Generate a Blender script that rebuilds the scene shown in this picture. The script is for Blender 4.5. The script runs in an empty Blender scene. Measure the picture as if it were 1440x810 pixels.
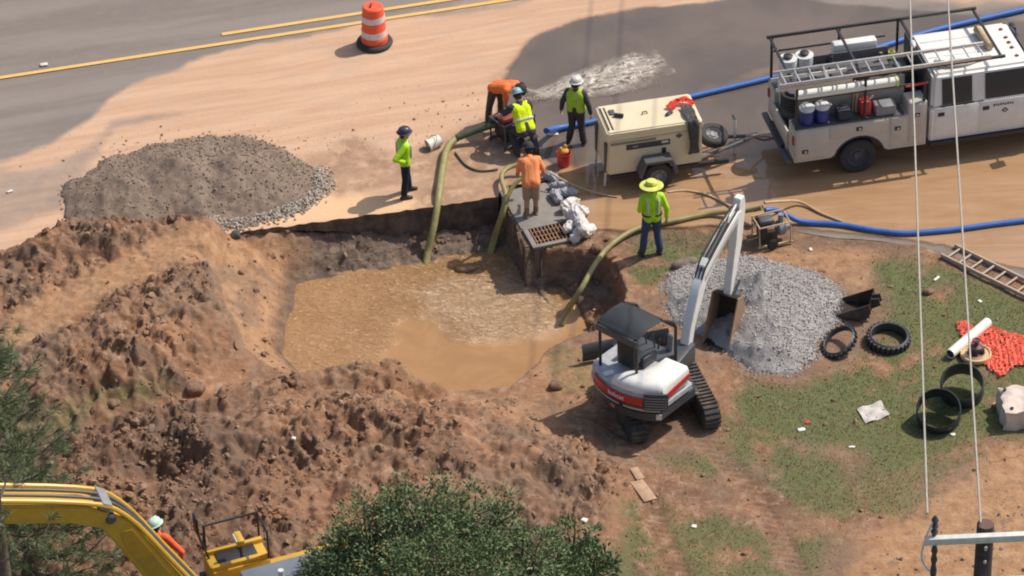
import bpy, bmesh, math, random
import numpy as np
from mathutils import Vector, Matrix, Euler
from mathutils.geometry import delaunay_2d_cdt
random.seed(7)
rng = np.random.default_rng(7)
S = bpy.context.scene
COL = S.collection
PI = math.pi
R = math.radians

# ---------------------------------------------------------------- camera
DIST, PITCH, ROLL = 75.0, R(36.0), R(1.8)
FPX = 71.0 * DIST                      # focal length in photograph pixels (1440 wide)
CAM = Vector((0, -DIST * math.cos(PITCH), DIST * math.sin(PITCH)))
f_dir = Vector((0, math.cos(PITCH), -math.sin(PITCH)))
r_dir = Vector((1, 0, 0)); u_dir = r_dir.cross(f_dir)
rr = r_dir * math.cos(ROLL) + u_dir * math.sin(-ROLL)
uu = r_dir * math.sin(ROLL) + u_dir * math.cos(ROLL)
cam_d = bpy.data.cameras.new('camera'); cam = bpy.data.objects.new('camera', cam_d); COL.objects.link(cam)
m3 = Matrix((rr, uu, -f_dir)).transposed()
cam.matrix_world = Matrix.Translation(CAM) @ m3.to_4x4()
cam_d.sensor_width = 36.0; cam_d.lens = 36.0 * FPX / 1440.0
cam_d.clip_start = 0.5; cam_d.clip_end = 5000
S.camera = cam

def at(px, py, z=0.0):
    """point of the place seen at photograph pixel (px, py) at height z"""
    d = f_dir * FPX + rr * (px - 720.0) + uu * (405.0 - py)
    t = (z - CAM.z) / d.z
    return CAM + d * t

# ---------------------------------------------------------------- light
SUN_EL = R(53); SX, SY = 0.905, 0.425
sun_d = bpy.data.lights.new('sun', 'SUN'); sun_d.energy = 4.0; sun_d.angle = R(0.6); sun_d.color = (1.0, 0.93, 0.82)
sun = bpy.data.objects.new('sun', sun_d); COL.objects.link(sun)
sun_vec = Vector((SX * math.cos(SUN_EL), SY * math.cos(SUN_EL), math.sin(SUN_EL))).normalized()
sun.rotation_euler = (-sun_vec).to_track_quat('-Z', 'Y').to_euler()
sun.location = (20, 10, 40)
W = bpy.data.worlds.new('World'); S.world = W; W.use_nodes = True
wn = W.node_tree.nodes; wl = W.node_tree.links
sky = wn.new('ShaderNodeTexSky'); sky.sky_type = 'NISHITA'; sky.sun_disc = False
sky.sun_elevation = SUN_EL; sky.sun_rotation = math.atan2(SX, SY)
sky.dust_density = 2.5; sky.air_density = 1.1; sky.ozone_density = 1.0
wn['Background'].inputs['Strength'].default_value = 0.13
wl.new(sky.outputs[0], wn['Background'].inputs['Color'])
S.view_settings.view_transform = 'Standard'; S.view_settings.look = 'None'
S.view_settings.exposure = 0.0; S.view_settings.gamma = 1.0
S.render.engine = 'CYCLES'; S.cycles.max_bounces = 6; S.cycles.transparent_max_bounces = 16
S.cycles.filter_width = 2.0

# ---------------------------------------------------------------- tagging
def tag(o, label=None, cat=None, group=None, kind=None):
    if label: o['label'] = label
    if cat: o['category'] = cat
    if group: o['group'] = group
    if kind: o['kind'] = kind
    return o

def thing(name, label, cat, loc=(0, 0, 0), rz=0.0, group=None, rot=None):
    o = bpy.data.objects.new(name, None); COL.objects.link(o)
    o.empty_display_size = 0.2
    o.location = loc; o.rotation_euler = rot if rot else (0, 0, rz)
    return tag(o, label, cat, group)

def link_mesh(name, me, mat=None, parent=None, label=None):
    o = bpy.data.objects.new(name, me); COL.objects.link(o)
    if mat is not None and not me.materials: me.materials.append(mat)
    if parent is not None: o.parent = parent
    if label: o['label'] = label
    return o

def copy_tree(o, parent=None):
    c = o.copy(); COL.objects.link(c)
    if parent is not None: c.parent = parent
    for ch in list(o.children): copy_tree(ch, c)
    return c

# ---------------------------------------------------------------- mesh builder
class MB:
    def __init__(s): s.bm = bmesh.new()
    def _xf(s, vs, M):
        for v in vs: v.co = M @ v.co
    def box(s, c, d, rot=None, bev=0.0, seg=2):
        b = bmesh.new(); bmesh.ops.create_cube(b, size=1)
        for v in b.verts: v.co = Vector((v.co.x * d[0], v.co.y * d[1], v.co.z * d[2]))
        if bev > 0: bmesh.ops.bevel(b, geom=b.edges[:], offset=bev, segments=seg, affect='EDGES', profile=0.5)
        M = Matrix.Translation(c)
        if rot: M = M @ Euler(rot).to_matrix().to_4x4()
        s._merge(b, M); return s
    def _merge(s, b, M):
        b.transform(M); me = bpy.data.meshes.new('tmp'); b.to_mesh(me); b.free(); s.bm.from_mesh(me); bpy.data.meshes.remove(me)
    def cyl(s, p0, p1, r0, r1=None, seg=16, caps=True, bev=0.0):
        r1 = r0 if r1 is None else r1
        p0 = Vector(p0); p1 = Vector(p1); L = (p1 - p0).length
        b = bmesh.new()
        bmesh.ops.create_cone(b, cap_ends=caps, segments=seg, radius1=r0, radius2=r1, depth=L)
        if bev > 0:
            es = [e for e in b.edges if abs(e.verts[0].co.z - e.verts[1].co.z) < 1e-6]
            bmesh.ops.bevel(b, geom=es, offset=bev, segments=2, affect='EDGES')
        q = (p1 - p0).to_track_quat('Z', 'Y').to_matrix().to_4x4()
        s._merge(b, Matrix.Translation((p0 + p1) / 2) @ q); return s
    def tube(s, pts, r, seg=8, smooth=0, closed=False):
        pts = [Vector(p) for p in pts]
        if smooth: pts = catmull(pts, smooth, closed)
        n = len(pts); rings = []; prev = None
        for i, p in enumerate(pts):
            a = pts[(i - 1) % n] if (closed or i > 0) else p
            c = pts[(i + 1) % n] if (closed or i < n - 1) else p
            t = (c - a).normalized()
            if prev is None:
                up = Vector((0, 0, 1)) if abs(t.z) < 0.9 else Vector((1, 0, 0))
                x = t.cross(up).normalized()
            else:
                x = (prev - t * prev.dot(t)).normalized()
            prev = x; y = t.cross(x)
            ri = r[i * (len(r) - 1) // max(1, n - 1)] if isinstance(r, (list, tuple)) else r
            rings.append([s.bm.verts.new(p + (x * math.cos(k * 2 * PI / seg) + y * math.sin(k * 2 * PI / seg)) * ri) for k in range(seg)])
        m = n if closed else n - 1
        for i in range(m):
            A, B = rings[i], rings[(i + 1) % n]
            for k in range(seg): s.bm.faces.new((A[k], A[(k + 1) % seg], B[(k + 1) % seg], B[k]))
        if not closed:
            s.bm.faces.new(rings[0][::-1]); s.bm.faces.new(rings[-1])
        return s
    def lathe(s, prof, seg=24, M=None, closed=False):
        """prof: (r, z) pairs, spun about Z"""
        M = M or Matrix.Identity(4); rings = []
        for r, z in prof:
            if r < 1e-5: rings.append([s.bm.verts.new(M @ Vector((0, 0, z)))])
            else: rings.append([s.bm.verts.new(M @ Vector((r * math.cos(k * 2 * PI / seg), r * math.sin(k * 2 * PI / seg), z))) for k in range(seg)])
        n = len(rings)
        for i in range(n if closed else n - 1):
            A, B = rings[i], rings[(i + 1) % n]
            for k in range(seg):
                k2 = (k + 1) % seg
                if len(A) == 1 and len(B) == 1: continue
                if len(A) == 1: s.bm.faces.new((A[0], B[k2], B[k]))
                elif len(B) == 1: s.bm.faces.new((A[k], A[k2], B[0]))
                else: s.bm.faces.new((A[k], A[k2], B[k2], B[k]))
        return s
    def prism(s, pts, a0, a1, axis='y', bev=0.0, seg=2):
        """2-D outline pushed from a0 to a1 along an axis (y: pts are x,z; z: pts are x,y; x: pts are y,z)"""
        b = bmesh.new()
        def P(p, a): return (p[0], a, p[1]) if axis == 'y' else ((p[0], p[1], a) if axis == 'z' else (a, p[0], p[1]))
        A = [b.verts.new(P(p, a0)) for p in pts]; B = [b.verts.new(P(p, a1)) for p in pts]
        n = len(pts)
        for i in range(n): b.faces.new((A[i], A[(i + 1) % n], B[(i + 1) % n], B[i]))
        b.faces.new(A[::-1]); b.faces.new(B)
        bmesh.ops.recalc_face_normals(b, faces=b.faces[:])
        if bev > 0: bmesh.ops.bevel(b, geom=b.edges[:], offset=bev, segments=seg, affect='EDGES', clamp_overlap=True)
        s._merge(b, Matrix.Identity(4)); return s
    def ball(s, c, r, sc=(1, 1, 1), u=14, v=10, rot=None):
        b = bmesh.new(); bmesh.ops.create_uvsphere(b, u_segments=u, v_segments=v, radius=r)
        M = Matrix.Translation(c)
        if rot: M = M @ Euler(rot).to_matrix().to_4x4()
        s._merge(b, M @ Matrix.Diagonal((*sc, 1))); return s
    def quad(s, a, b, c, d):
        s.bm.faces.new([s.bm.verts.new(p) for p in (a, b, c, d)]); return s
    def torus(s, c, r, r2, M=None, seg=32, seg2=10, sz=1.0):
        prof = [(r + r2 * math.cos(k * 2 * PI / seg2), sz * r2 * math.sin(k * 2 * PI / seg2)) for k in range(seg2)]
        return s.lathe(prof, seg, Matrix.Translation(c) @ (M or Matrix.Identity(4)), closed=True)
    def build(s, name, mat=None, parent=None, smooth=True, angle=40, label=None):
        bmesh.ops.recalc_face_normals(s.bm, faces=s.bm.faces[:])
        if smooth:
            ca = math.cos(R(angle))
            for f in s.bm.faces: f.smooth = True
            for e in s.bm.edges:
                if len(e.link_faces) == 2 and e.link_faces[0].normal.dot(e.link_faces[1].normal) < ca: e.smooth = False
        me = bpy.data.meshes.new(name); s.bm.to_mesh(me); s.bm.free()
        return link_mesh(name, me, mat, parent, label)

def catmull(pts, n, closed=False):
    out = []; N = len(pts); m = N if closed else N - 1
    for i in range(m):
        g = lambda k: pts[k % N] if closed else pts[min(max(k, 0), N - 1)]
        p0, p1, p2, p3 = g(i - 1), g(i), g(i + 1), g(i + 2)
        for j in range(n):
            t = j / n
            out.append(0.5 * ((2 * p1) + (p2 - p0) * t + (2 * p0 - 5 * p1 + 4 * p2 - p3) * t * t + (3 * p1 - p0 - 3 * p2 + p3) * t ** 3))
    if not closed: out.append(pts[-1].copy())
    return out

# ---------------------------------------------------------------- node helpers
def new_mat(name):
    m = bpy.data.materials.new(name); m.use_nodes = True
    nt = m.node_tree; return m, nt, nt.nodes['Principled BSDF']
def node(nt, t, **kw):
    n = nt.nodes.new(t)
    for k, v in kw.items():
        if k in n.inputs: 
            if hasattr(v, 'is_output'): nt.links.new(v, n.inputs[k])
            else: n.inputs[k].default_value = v
        else: setattr(n, k, v)
    return n
def mixc(nt, fac, a, b, blend='MIX'):
    n = nt.nodes.new('ShaderNodeMix'); n.data_type = 'RGBA'; n.blend_type = blend
    for i, v in ((0, fac), (6, a), (7, b)):
        if hasattr(v, 'is_output'): nt.links.new(v, n.inputs[i])
        elif isinstance(v, (int, float)): n.inputs[i].default_value = v
        else: n.inputs[i].default_value = (*v, 1) if len(v) == 3 else v
    return n.outputs[2]
def mth(nt, op, a, b=0.0, clamp=False):
    n = nt.nodes.new('ShaderNodeMath'); n.operation = op; n.use_clamp = clamp
    for i, v in ((0, a), (1, b)):
        if hasattr(v, 'is_output'): nt.links.new(v, n.inputs[i])
        else: n.inputs[i].default_value = v
    return n.outputs[0]
def ramp(nt, fac, lo, hi):
    n = nt.nodes.new('ShaderNodeMapRange'); n.interpolation_type = 'SMOOTHSTEP'
    nt.links.new(fac, n.inputs[0]); n.inputs[1].default_value = lo; n.inputs[2].default_value = hi
    return n.outputs[0]
def noise(nt, vec, scale, detail=5, rough=0.6, dist=0.0):
    n = nt.nodes.new('ShaderNodeTexNoise'); n.inputs['Scale'].default_value = scale
    n.inputs['Detail'].default_value = detail; n.inputs['Roughness'].default_value = rough; n.inputs['Distortion'].default_value = dist
    if vec is not None: nt.links.new(vec, n.inputs['Vector'])
    return n.outputs['Fac']
def objco(nt): return nt.nodes.new('ShaderNodeTexCoord').outputs['Object']
def attr(nt, name):
    n = nt.nodes.new('ShaderNodeAttribute'); n.attribute_name = name; return n.outputs['Fac']
def bump(nt, h, strength=0.4, dist=0.02):
    n = nt.nodes.new('ShaderNodeBump'); n.inputs['Strength'].default_value = strength; n.inputs['Distance'].default_value = dist
    nt.links.new(h, n.inputs['Height']); return n.outputs[0]

_mats = {}
def M(name, col, rough=0.55, metal=0.0, var=0.12, scale=9.0, dirt=0.0, dirtcol=(0.3, 0.19, 0.115), bmp=0.0, bscale=60.0, spec=0.5, coat=0.0):
    """a plain object material: base colour broken up by noise, with uneven dirt and fine relief"""
    if name in _mats: return _mats[name]
    m, nt, b = new_mat(name); v = objco(nt)
    n1 = noise(nt, v, scale, 6, 0.65)
    c0 = tuple(max(0, x * (1 - var)) for x in col); c1 = tuple(min(1, x * (1 + var)) for x in col)
    c = mixc(nt, ramp(nt, n1, 0.3, 0.7), c0, c1)
    if dirt > 0:
        n2 = noise(nt, v, scale * 0.35, 8, 0.75)
        c = mixc(nt, mth(nt, 'MULTIPLY', ramp(nt, n2, 0.62 - 0.35 * dirt, 0.8), min(1, dirt * 1.3)), c, dirtcol)
    nt.links.new(c, b.inputs['Base Color'])
    rg = nt.nodes.new('ShaderNodeMapRange'); nt.links.new(n1, rg.inputs[0]); rg.inputs[3].default_value = max(0.02, rough - 0.12); rg.inputs[4].default_value = min(1, rough + 0.12)
    nt.links.new(rg.outputs[0], b.inputs['Roughness'])
    b.inputs['Metallic'].default_value = metal; b.inputs['Specular IOR Level'].default_value = spec; b.inputs['Coat Weight'].default_value = coat
    if bmp > 0: nt.links.new(bump(nt, noise(nt, v, bscale, 4), bmp, 0.02), b.inputs['Normal'])
    _mats[name] = m; return m

# ---------------------------------------------------------------- numpy fields
def vnoise(x, y, seed=0):
    xi = np.floor(x).astype(np.int64); yi = np.floor(y).astype(np.int64); xf = x - xi; yf = y - yi
    u = xf * xf * xf * (xf * (xf * 6 - 15) + 10); v = yf * yf * yf * (yf * (yf * 6 - 15) + 10)
    def h(a, b):
        n = (a * 374761393 + b * 668265263 + seed * 974634777) & 0xffffffff
        n = ((n ^ (n >> 13)) * 1274126177) & 0xffffffff
        return ((n ^ (n >> 16)) & 0xffff) / 65535.0
    return (h(xi, yi) * (1 - u) + h(xi + 1, yi) * u) * (1 - v) + (h(xi, yi + 1) * (1 - u) + h(xi + 1, yi + 1) * u) * v
def fbm(x, y, f=1.0, o=4, g=0.5, seed=0):
    s = 0; a = 1; t = 0
    for k in range(o):
        c, sn = math.cos(k * 0.7), math.sin(k * 0.7)
        s = s + a * (vnoise((x * c - y * sn) * f, (x * sn + y * c) * f, seed + k) - 0.5); t += a; a *= g; f *= 2.03
    return s / t * 2
def facet(x, y, f, seed=0):
    """broken blocks: every cell of a random mosaic is a tilted plane of its own"""
    x = x * f; y = y * f; xi = np.floor(x).astype(np.int64); yi = np.floor(y).astype(np.int64)
    def h(a, b, s):
        n = (a * 374761393 + b * 668265263 + (seed * 7 + s) * 974634777) & 0xffffffff
        n = ((n ^ (n >> 13)) * 1274126177) & 0xffffffff
        return ((n ^ (n >> 16)) & 0xffff) / 65535.0
    best = np.full(x.shape, 9.0); out = np.zeros(x.shape)
    for dx in (-1, 0, 1):
        for dy in (-1, 0, 1):
            a, b = xi + dx, yi + dy; px = x - (a + h(a, b, 1)); py = y - (b + h(a, b, 2)); d = px * px + py * py
            v = h(a, b, 3) - 0.5 + (h(a, b, 4) - 0.5) * 1.6 * px + (h(a, b, 5) - 0.5) * 1.6 * py
            k = d < best; best = np.where(k, d, best); out = np.where(k, v, out)
    return out
def sst(x, a, b):
    t = np.clip((x - a) / (b - a), 0, 1); return t * t * (3 - 2 * t)
def psdf(poly, X, Y):
    """signed distance to a polygon, positive inside"""
    d = np.full(X.shape, 1e18); ins = np.zeros(X.shape, bool); n = len(poly)
    for i in range(n):
        ax, ay = poly[i][0], poly[i][1]; bx, by = poly[(i + 1) % n][0], poly[(i + 1) % n][1]
        ex, ey = bx - ax, by - ay; wx, wy = X - ax, Y - ay
        t = np.clip((wx * ex + wy * ey) / (ex * ex + ey * ey + 1e-12), 0, 1)
        d = np.minimum(d, (wx - ex * t) ** 2 + (wy - ey * t) ** 2)
        c = ((ay <= Y) & (by > Y)) | ((by <= Y) & (ay > Y))
        ins ^= c & (X < ax + (Y - ay) / (by - ay + 1e-12) * ex)
    return np.where(ins, 1, -1) * np.sqrt(d)
def lsd(line, X, Y):
    """distance to a polyline and its interpolated third coordinate"""
    d = np.full(X.shape, 1e18); h = np.zeros(X.shape)
    for i in range(len(line) - 1):
        ax, ay = line[i][0], line[i][1]; bx, by = line[i + 1][0], line[i + 1][1]
        ex, ey = bx - ax, by - ay; wx, wy = X - ax, Y - ay
        t = np.clip((wx * ex + wy * ey) / (ex * ex + ey * ey + 1e-12), 0, 1)
        q = (wx - ex * t) ** 2 + (wy - ey * t) ** 2
        k = q < d; d = np.where(k, q, d); h = np.where(k, line[i][2] + (line[i + 1][2] - line[i][2]) * t, h)
    return np.sqrt(d), h
def gp(pts, z=0.0): return [tuple(at(p[0], p[1], p[2] if len(p) > 2 else z)[:2]) for p in pts]
def add_attr(me, name, arr):
    a = me.attributes.new(name, 'FLOAT', 'POINT'); a.data.foreach_set('value', np.ascontiguousarray(arr, dtype=np.float32).ravel())
def mesh_np(name, V, F, smooth=True):
    me = bpy.data.meshes.new(name); V = np.asarray(V, np.float32); F = np.asarray(F, np.int32); k = F.shape[1]
    me.vertices.add(len(V)); me.vertices.foreach_set('co', V.ravel())
    me.loops.add(F.size); me.loops.foreach_set('vertex_index', F.ravel())
    me.polygons.add(len(F)); me.polygons.foreach_set('loop_start', np.arange(len(F), dtype=np.int32) * k)
    me.polygons.foreach_set('use_smooth', np.full(len(F), smooth)); me.update(calc_edges=True); me.validate(); return me

_ico = bmesh.new(); bmesh.ops.create_icosphere(_ico, subdivisions=1, radius=1.0)
ICO_V = np.array([v.co[:] for v in _ico.verts]); ICO_F = np.array([[v.index for v in f.verts] for f in _ico.faces]); _ico.free()
def rocks(name, P, r, mat, parent=None, flat=(0.55, 0.9), jit=0.22, smooth=False, seed=1, attrs=None):
    """many small stones or clods as one mesh; P: n x 3 centres, r: n radii"""
    g = np.random.default_rng(seed); n = len(P)
    if n == 0: return None
    sc = np.stack([g.uniform(0.75, 1.25, n), g.uniform(0.7, 1.15, n), g.uniform(*flat, n)], 1) * r[:, None]
    q = g.normal(size=(n, 4)); q[:, 1:3] *= 0.35; q /= np.linalg.norm(q, axis=1)[:, None]
    w, x, y, z = q.T
    Rm = np.stack([1 - 2 * (y * y + z * z), 2 * (x * y - w * z), 2 * (x * z + w * y), 2 * (x * y + w * z), 1 - 2 * (x * x + z * z), 2 * (y * z - w * x), 2 * (x * z - w * y), 2 * (y * z + w * x), 1 - 2 * (x * x + y * y)], 1).reshape(n, 3, 3)
    v = ICO_V[None] * (1 + g.normal(0, jit, (n, len(ICO_V), 1))) * sc[:, None, :]
    v = np.einsum('nij,nkj->nki', Rm, v) + P[:, None, :]
    F = (ICO_F[None] + (np.arange(n) * len(ICO_V))[:, None, None]).reshape(-1, 3)
    me = mesh_np(name, v.reshape(-1, 3), F, smooth)
    tone = np.repeat(g.uniform(0, 1, n), len(ICO_V)); add_attr(me, 'tone', tone)
    for k, a in (attrs or {}).items(): add_attr(me, k, np.repeat(a, len(ICO_V)))
    return link_mesh(name, me, mat, parent)
# ---------------------------------------------------------------- the lie of the land
a0, a1 = at(0, 110), at(718, 0)
U = (a1 - a0); U.z = 0; U.normalize(); NV = Vector((-U.y, U.x, 0))
ROAD_RZ = math.atan2(U.y, U.x)
near_edge = gp([(-60, 383), (60, 366), (200, 347), (338, 326), (420, 316), (505, 304), (590, 293), (700, 277), (708, 262), (794, 250), (832, 322),
                (900, 322), (1000, 317), (1080, 318), (1170, 334), (1240, 339), (1290, 345), (1330, 357), (1385, 374), (1440, 394), (1520, 428), (1640, 500)])
random.seed(11)
ne = []
for i in range(len(near_edge) - 1):                      # ragged broken edge along the pit
    p, q = Vector(near_edge[i]), Vector(near_edge[i + 1]); L = (q - p).length; k = max(1, int(L / 0.13))
    for j in range(k):
        w = p.lerp(q, j / k); nrm = Vector((-(q - p).y, (q - p).x)).normalized()
        ne.append(w + nrm * random.uniform(-0.03, 0.03) * (1 if 3 <= i <= 7 else 0.6))
last = Vector(near_edge[-1])
e0 = Vector(near_edge[0])
yl = Vector(a0[:2]); RU = Vector(U[:2]); RN = Vector(NV[:2])
far_w = 8.5
corner_r = last + Vector((14, -9)); corner_r2 = corner_r + Vector((6, 5))
off_e0 = (e0 - yl).dot(RN)
road_poly = ([e0 - RU * 320] + ne + [last, corner_r, corner_r2, yl + RU * 34 + RN * off_e0, yl + RU * 400 + RN * off_e0,
             yl + RU * 400 + RN * far_w, yl + RU * 30 + RN * far_w, yl - RU * 20 + RN * far_w, yl - RU * 320 + RN * far_w])
road_pl = [tuple(p) for p in road_poly]

rim = gp([(318, 326), (338, 317), (420, 307), (505, 295), (590, 284), (704, 268), (716, 300), (738, 350), (800, 349), (838, 352), (866, 372), (882, 405), (874, 438),
          (842, 462), (800, 474), (766, 492), (742, 520), (715, 543), (610, 550), (560, 537), (480, 532), (400, 528), (345, 490), (318, 430), (306, 375)])
water_low = -0.92
wpoly = [tuple(at(px, py, water_low)[:2]) for px, py in [(418, 402), (470, 391), (540, 380), (600, 370), (660, 358), (712, 356), (738, 385), (768, 425), (796, 468)]] + \
        gp([(800, 440), (748, 478), (722, 516), (692, 530), (612, 533), (560, 520), (470, 512)]) + \
        [tuple(at(px, py, water_low)[:2]) for px, py in [(430, 530), (398, 500), (408, 450)]]

def axis(lo, hi, st, far):
    a = list(np.arange(lo, hi + st / 2, st)); s = st; x = a[-1]; right = []
    while x < far: s *= 1.3; x += s; right.append(x)
    s = st; x = lo; left = []
    while x > -far: s *= 1.3; x -= s; left.append(x)
    return np.array(left[::-1] + a + right)
STEP = 0.04
gx = axis(-12.0, 12.4, STEP, 900); gy = axis(-10.4, 9.6, STEP, 900)
X, Y = np.meshgrid(gx, gy)
wx = fbm(X, Y, 0.9, 3, seed=3) * 0.14; wy = fbm(X, Y, 0.9, 3, seed=9) * 0.14       # ragged outlines
XW, YW = X + wx + fbm(X, Y, 4, 3, seed=21) * 0.06, Y + wy + fbm(X, Y, 4, 3, seed=22) * 0.06
d_road = psdf(road_pl, X, Y)
d_rim = psdf(rim, X + wx * 0.35 + fbm(X, Y, 5, 2, seed=31) * 0.03, Y + wy * 0.35 + fbm(X, Y, 5, 2, seed=32) * 0.03)
d_wat = psdf(wpoly, X + wx * 0.6, Y + wy * 0.6)
n_big = fbm(X, Y, 0.5, 4, seed=41); n_mid = fbm(X, Y, 1.7, 4, seed=51); n_fine = fbm(X, Y, 6.0, 4, 0.6, seed=61)
rid = 1 - np.abs(fbm(X, Y, 2.6, 4, 0.55, seed=71)) * 2.2                             # lumpy ridges for turned soil
qx, qy = X + 0.22 * fbm(X, Y, 2.2, 3, seed=75), Y + 0.22 * fbm(X, Y, 2.2, 3, seed=76)
rid2 = 0.5 - np.abs(fbm(qx * 0.8, qy * 1.5, 4.6, 4, 0.6, seed=72)) * 2.4; fc1 = facet(qx, qy * 1.15, 2.6, 1); fc2 = facet(qx, qy * 1.1, 5.2, 2); fc3 = facet(qx, qy, 10.0, 3); rid3 = 0.5 - np.abs(fbm(qx * 1.1 + qy * .4, qy * 1.3, 9, 3, 0.6, seed=73)) * 2.4
rough = 0.22 + 0.78 * sst(fbm(X, Y, 0.75, 4, 0.6, seed=74), -0.22, 0.25)
lump = np.maximum(0, fbm(X, Y, 3.6, 3, 0.6, seed=81)) ** 1.2

H = -0.015 + 0.03 * n_big + 0.018 * n_mid + 0.008 * n_fine
far_out = np.maximum(np.abs(X) - 12, 0) + np.maximum(np.abs(Y) - 10, 0)
H += 0.6 * fbm(X, Y, 0.02, 2, seed=5) * sst(far_out, 5, 120)

def dome(poly_px, h, w, zc=0.0, p=1.0):
    d = psdf(gp(poly_px, zc), XW, YW)
    return h * np.clip(d / w, 0, 1) ** p * (2 - np.clip(d / w, 0, 1) ** p)
def ridge(line_px, w, zc=None):
    L = [(*at(p[0], p[1], p[2])[:2], p[2]) for p in line_px]
    d, h = lsd(L, XW, YW)
    return h * np.exp(-(d / w) ** 2)
moundL = np.maximum.reduce([
    ridge([(-120, 420, .6), (20, 372, .55), (100, 322, .75), (190, 318, .75), (290, 318, .55), (325, 328, .2)], 0.75),
    ridge([(-120, 560, .9), (60, 490, .85), (160, 450, .9), (240, 392, .75), (290, 385, .35)], 0.9),
    ridge([(60, 540, .75), (200, 470, 1.0), (275, 430, .8), (305, 420, .3)], 0.8),
    dome([(-300, 390), (0, 352), (95, 312), (325, 326), (318, 400), (335, 490), (300, 560), (100, 640), (-300, 700)], 0.42, 1.1)])
bench = lsd([(*at(p[0], p[1], .45)[:2], 0) for p in [(-60, 500), (30, 460), (130, 400), (240, 350), (330, 322)]], X, Y)[0]
bench_m = 1 - sst(bench, 0.28, 0.75)
moundL = moundL * (1 - bench_m) + bench_m * np.minimum(moundL, 0.42)
moundC = np.maximum.reduce([
    dome([(60, 640), (200, 590), (370, 555), (470, 553), (560, 556), (640, 575), (720, 572), (790, 610), (860, 665), (880, 710), (780, 770), (640, 830), (440, 900), (100, 960), (-100, 860)], 1.0, 1.9),
    ridge([(120, 610, .7), (300, 560, 1.0), (450, 520, .95), (560, 513, .72), (590, 528, .4)], 0.62),
    ridge([(300, 600, 1.25), (480, 575, 1.35), (640, 590, 1.15), (760, 640, .75)], 1.2)])
mound = np.maximum(moundL, moundC)
mound *= sst(-d_rim, -0.10, 0.30)
mm = sst(mound, 0.06, 0.3)
mound = mound + mm * (0.10 * (rid - 0.5) + 0.04 * n_fine + 0.17 * n_mid + rough * (0.05 * (rid - 0.5) + 0.05 * rid2 + 0.03 * lump + 0.10 * fc1 + 0.075 * fc2 + 0.045 * fc3)) * (1 - 0.75 * bench_m)
# the pit
t = np.clip(d_rim / (np.maximum(d_rim, 0) + np.maximum(-d_wat, 0) + 1e-6), 0, 1)
left = sst(X, at(470, 400).x, at(380, 400).x)
cutd = 0.18 + 0.50 * sst(X, at(400, 310).x, at(660, 290).x)
bank = np.where(t < 0.06, t / 0.06 * cutd, cutd + (1 - cutd) * ((np.maximum(t, 0.06) - 0.06) / 0.94) ** 0.9)      # cut face, then a slumped bank
prof = np.where(d_wat > 0, 1.0, bank * (1 - left) + t ** 1.2 * left)
terr = prof + 0.05 * np.sin(prof * 11 + n_mid * 4) * (1 - prof) * (t > 0.06)
pit = water_low * terr - np.where(d_wat > 0, np.minimum(0.9, d_wat * 0.9) + 0.03, 0) + (0.05 * (rid - 0.6) + 0.05 * n_fine + 0.10 * n_mid + 0.06 * fc1 + 0.05 * fc2) * sst(t, 0.05, 0.3) * sst(-d_wat, -0.1, 0.15) * (1 - 0.72 * left)
Z = np.where(mound > 0.03, np.maximum(H, mound), H)
# the ground lies under the road slab, except where soil has been heaped over it
under = sst(d_road, 0.02, 0.10)
soil_on_road = (mound > 0.10)
Z = np.where((d_road > 0.02) & ~soil_on_road, Z * (1 - under) - 0.35 * under, Z)
Z = np.where(d_rim > 0, np.minimum(Z, pit), Z)
# the storm drain stands in the ground: dig its block's place out
drain = gp([(713, 258), (792, 246), (828, 336), (752, 352)])
dd = psdf(drain, X, Y)
Z = np.where(dd > 0.03, -2.1, Z)
hol = on0 = at(225, 668, .6); Z = Z - 0.55 * np.exp(-(((X - hol.x) / .75) ** 2 + ((Y - hol.y) / .55) ** 2)) * (mound > .1)
gully = sst(0.35 - lsd([(*at(p[0], p[1])[:2], 0) for p in [(778, 360), (800, 400), (815, 440)]], X, Y)[0], 0, 0.3)
Z = Z - 0.5 * gully * sst(-d_wat, 0.0, 0.5) * (d_rim > -0.2)

def ground_z(x, y):
    i = np.clip(np.searchsorted(gx, x) - 1, 0, len(gx) - 2); j = np.clip(np.searchsorted(gy, y) - 1, 0, len(gy) - 2)
    fx = (x - gx[i]) / (gx[i + 1] - gx[i]); fy = (y - gy[j]) / (gy[j + 1] - gy[j])
    return (Z[j, i] * (1 - fx) + Z[j, i + 1] * fx) * (1 - fy) + (Z[j + 1, i] * (1 - fx) + Z[j + 1, i + 1] * fx) * fy
def gz(x, y): return float(ground_z(np.array([x]), np.array([y]))[0])
def sample(F, x, y):
    i = np.clip(np.searchsorted(gx, x) - 1, 0, len(gx) - 2); j = np.clip(np.searchsorted(gy, y) - 1, 0, len(gy) - 2); return F[j, i]
def on(px, py, road=False):
    """the spot on the ground seen at a photograph pixel (heaps included)"""
    z = 0.0
    for _ in range(8):
        p = at(px, py, z); z = 0.5 * z + 0.5 * (0.0 if road else max(gz(p.x, p.y), -0.92))
    p = at(px, py, z); return Vector((p.x, p.y, 0.0 if road else gz(p.x, p.y)))

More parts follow.
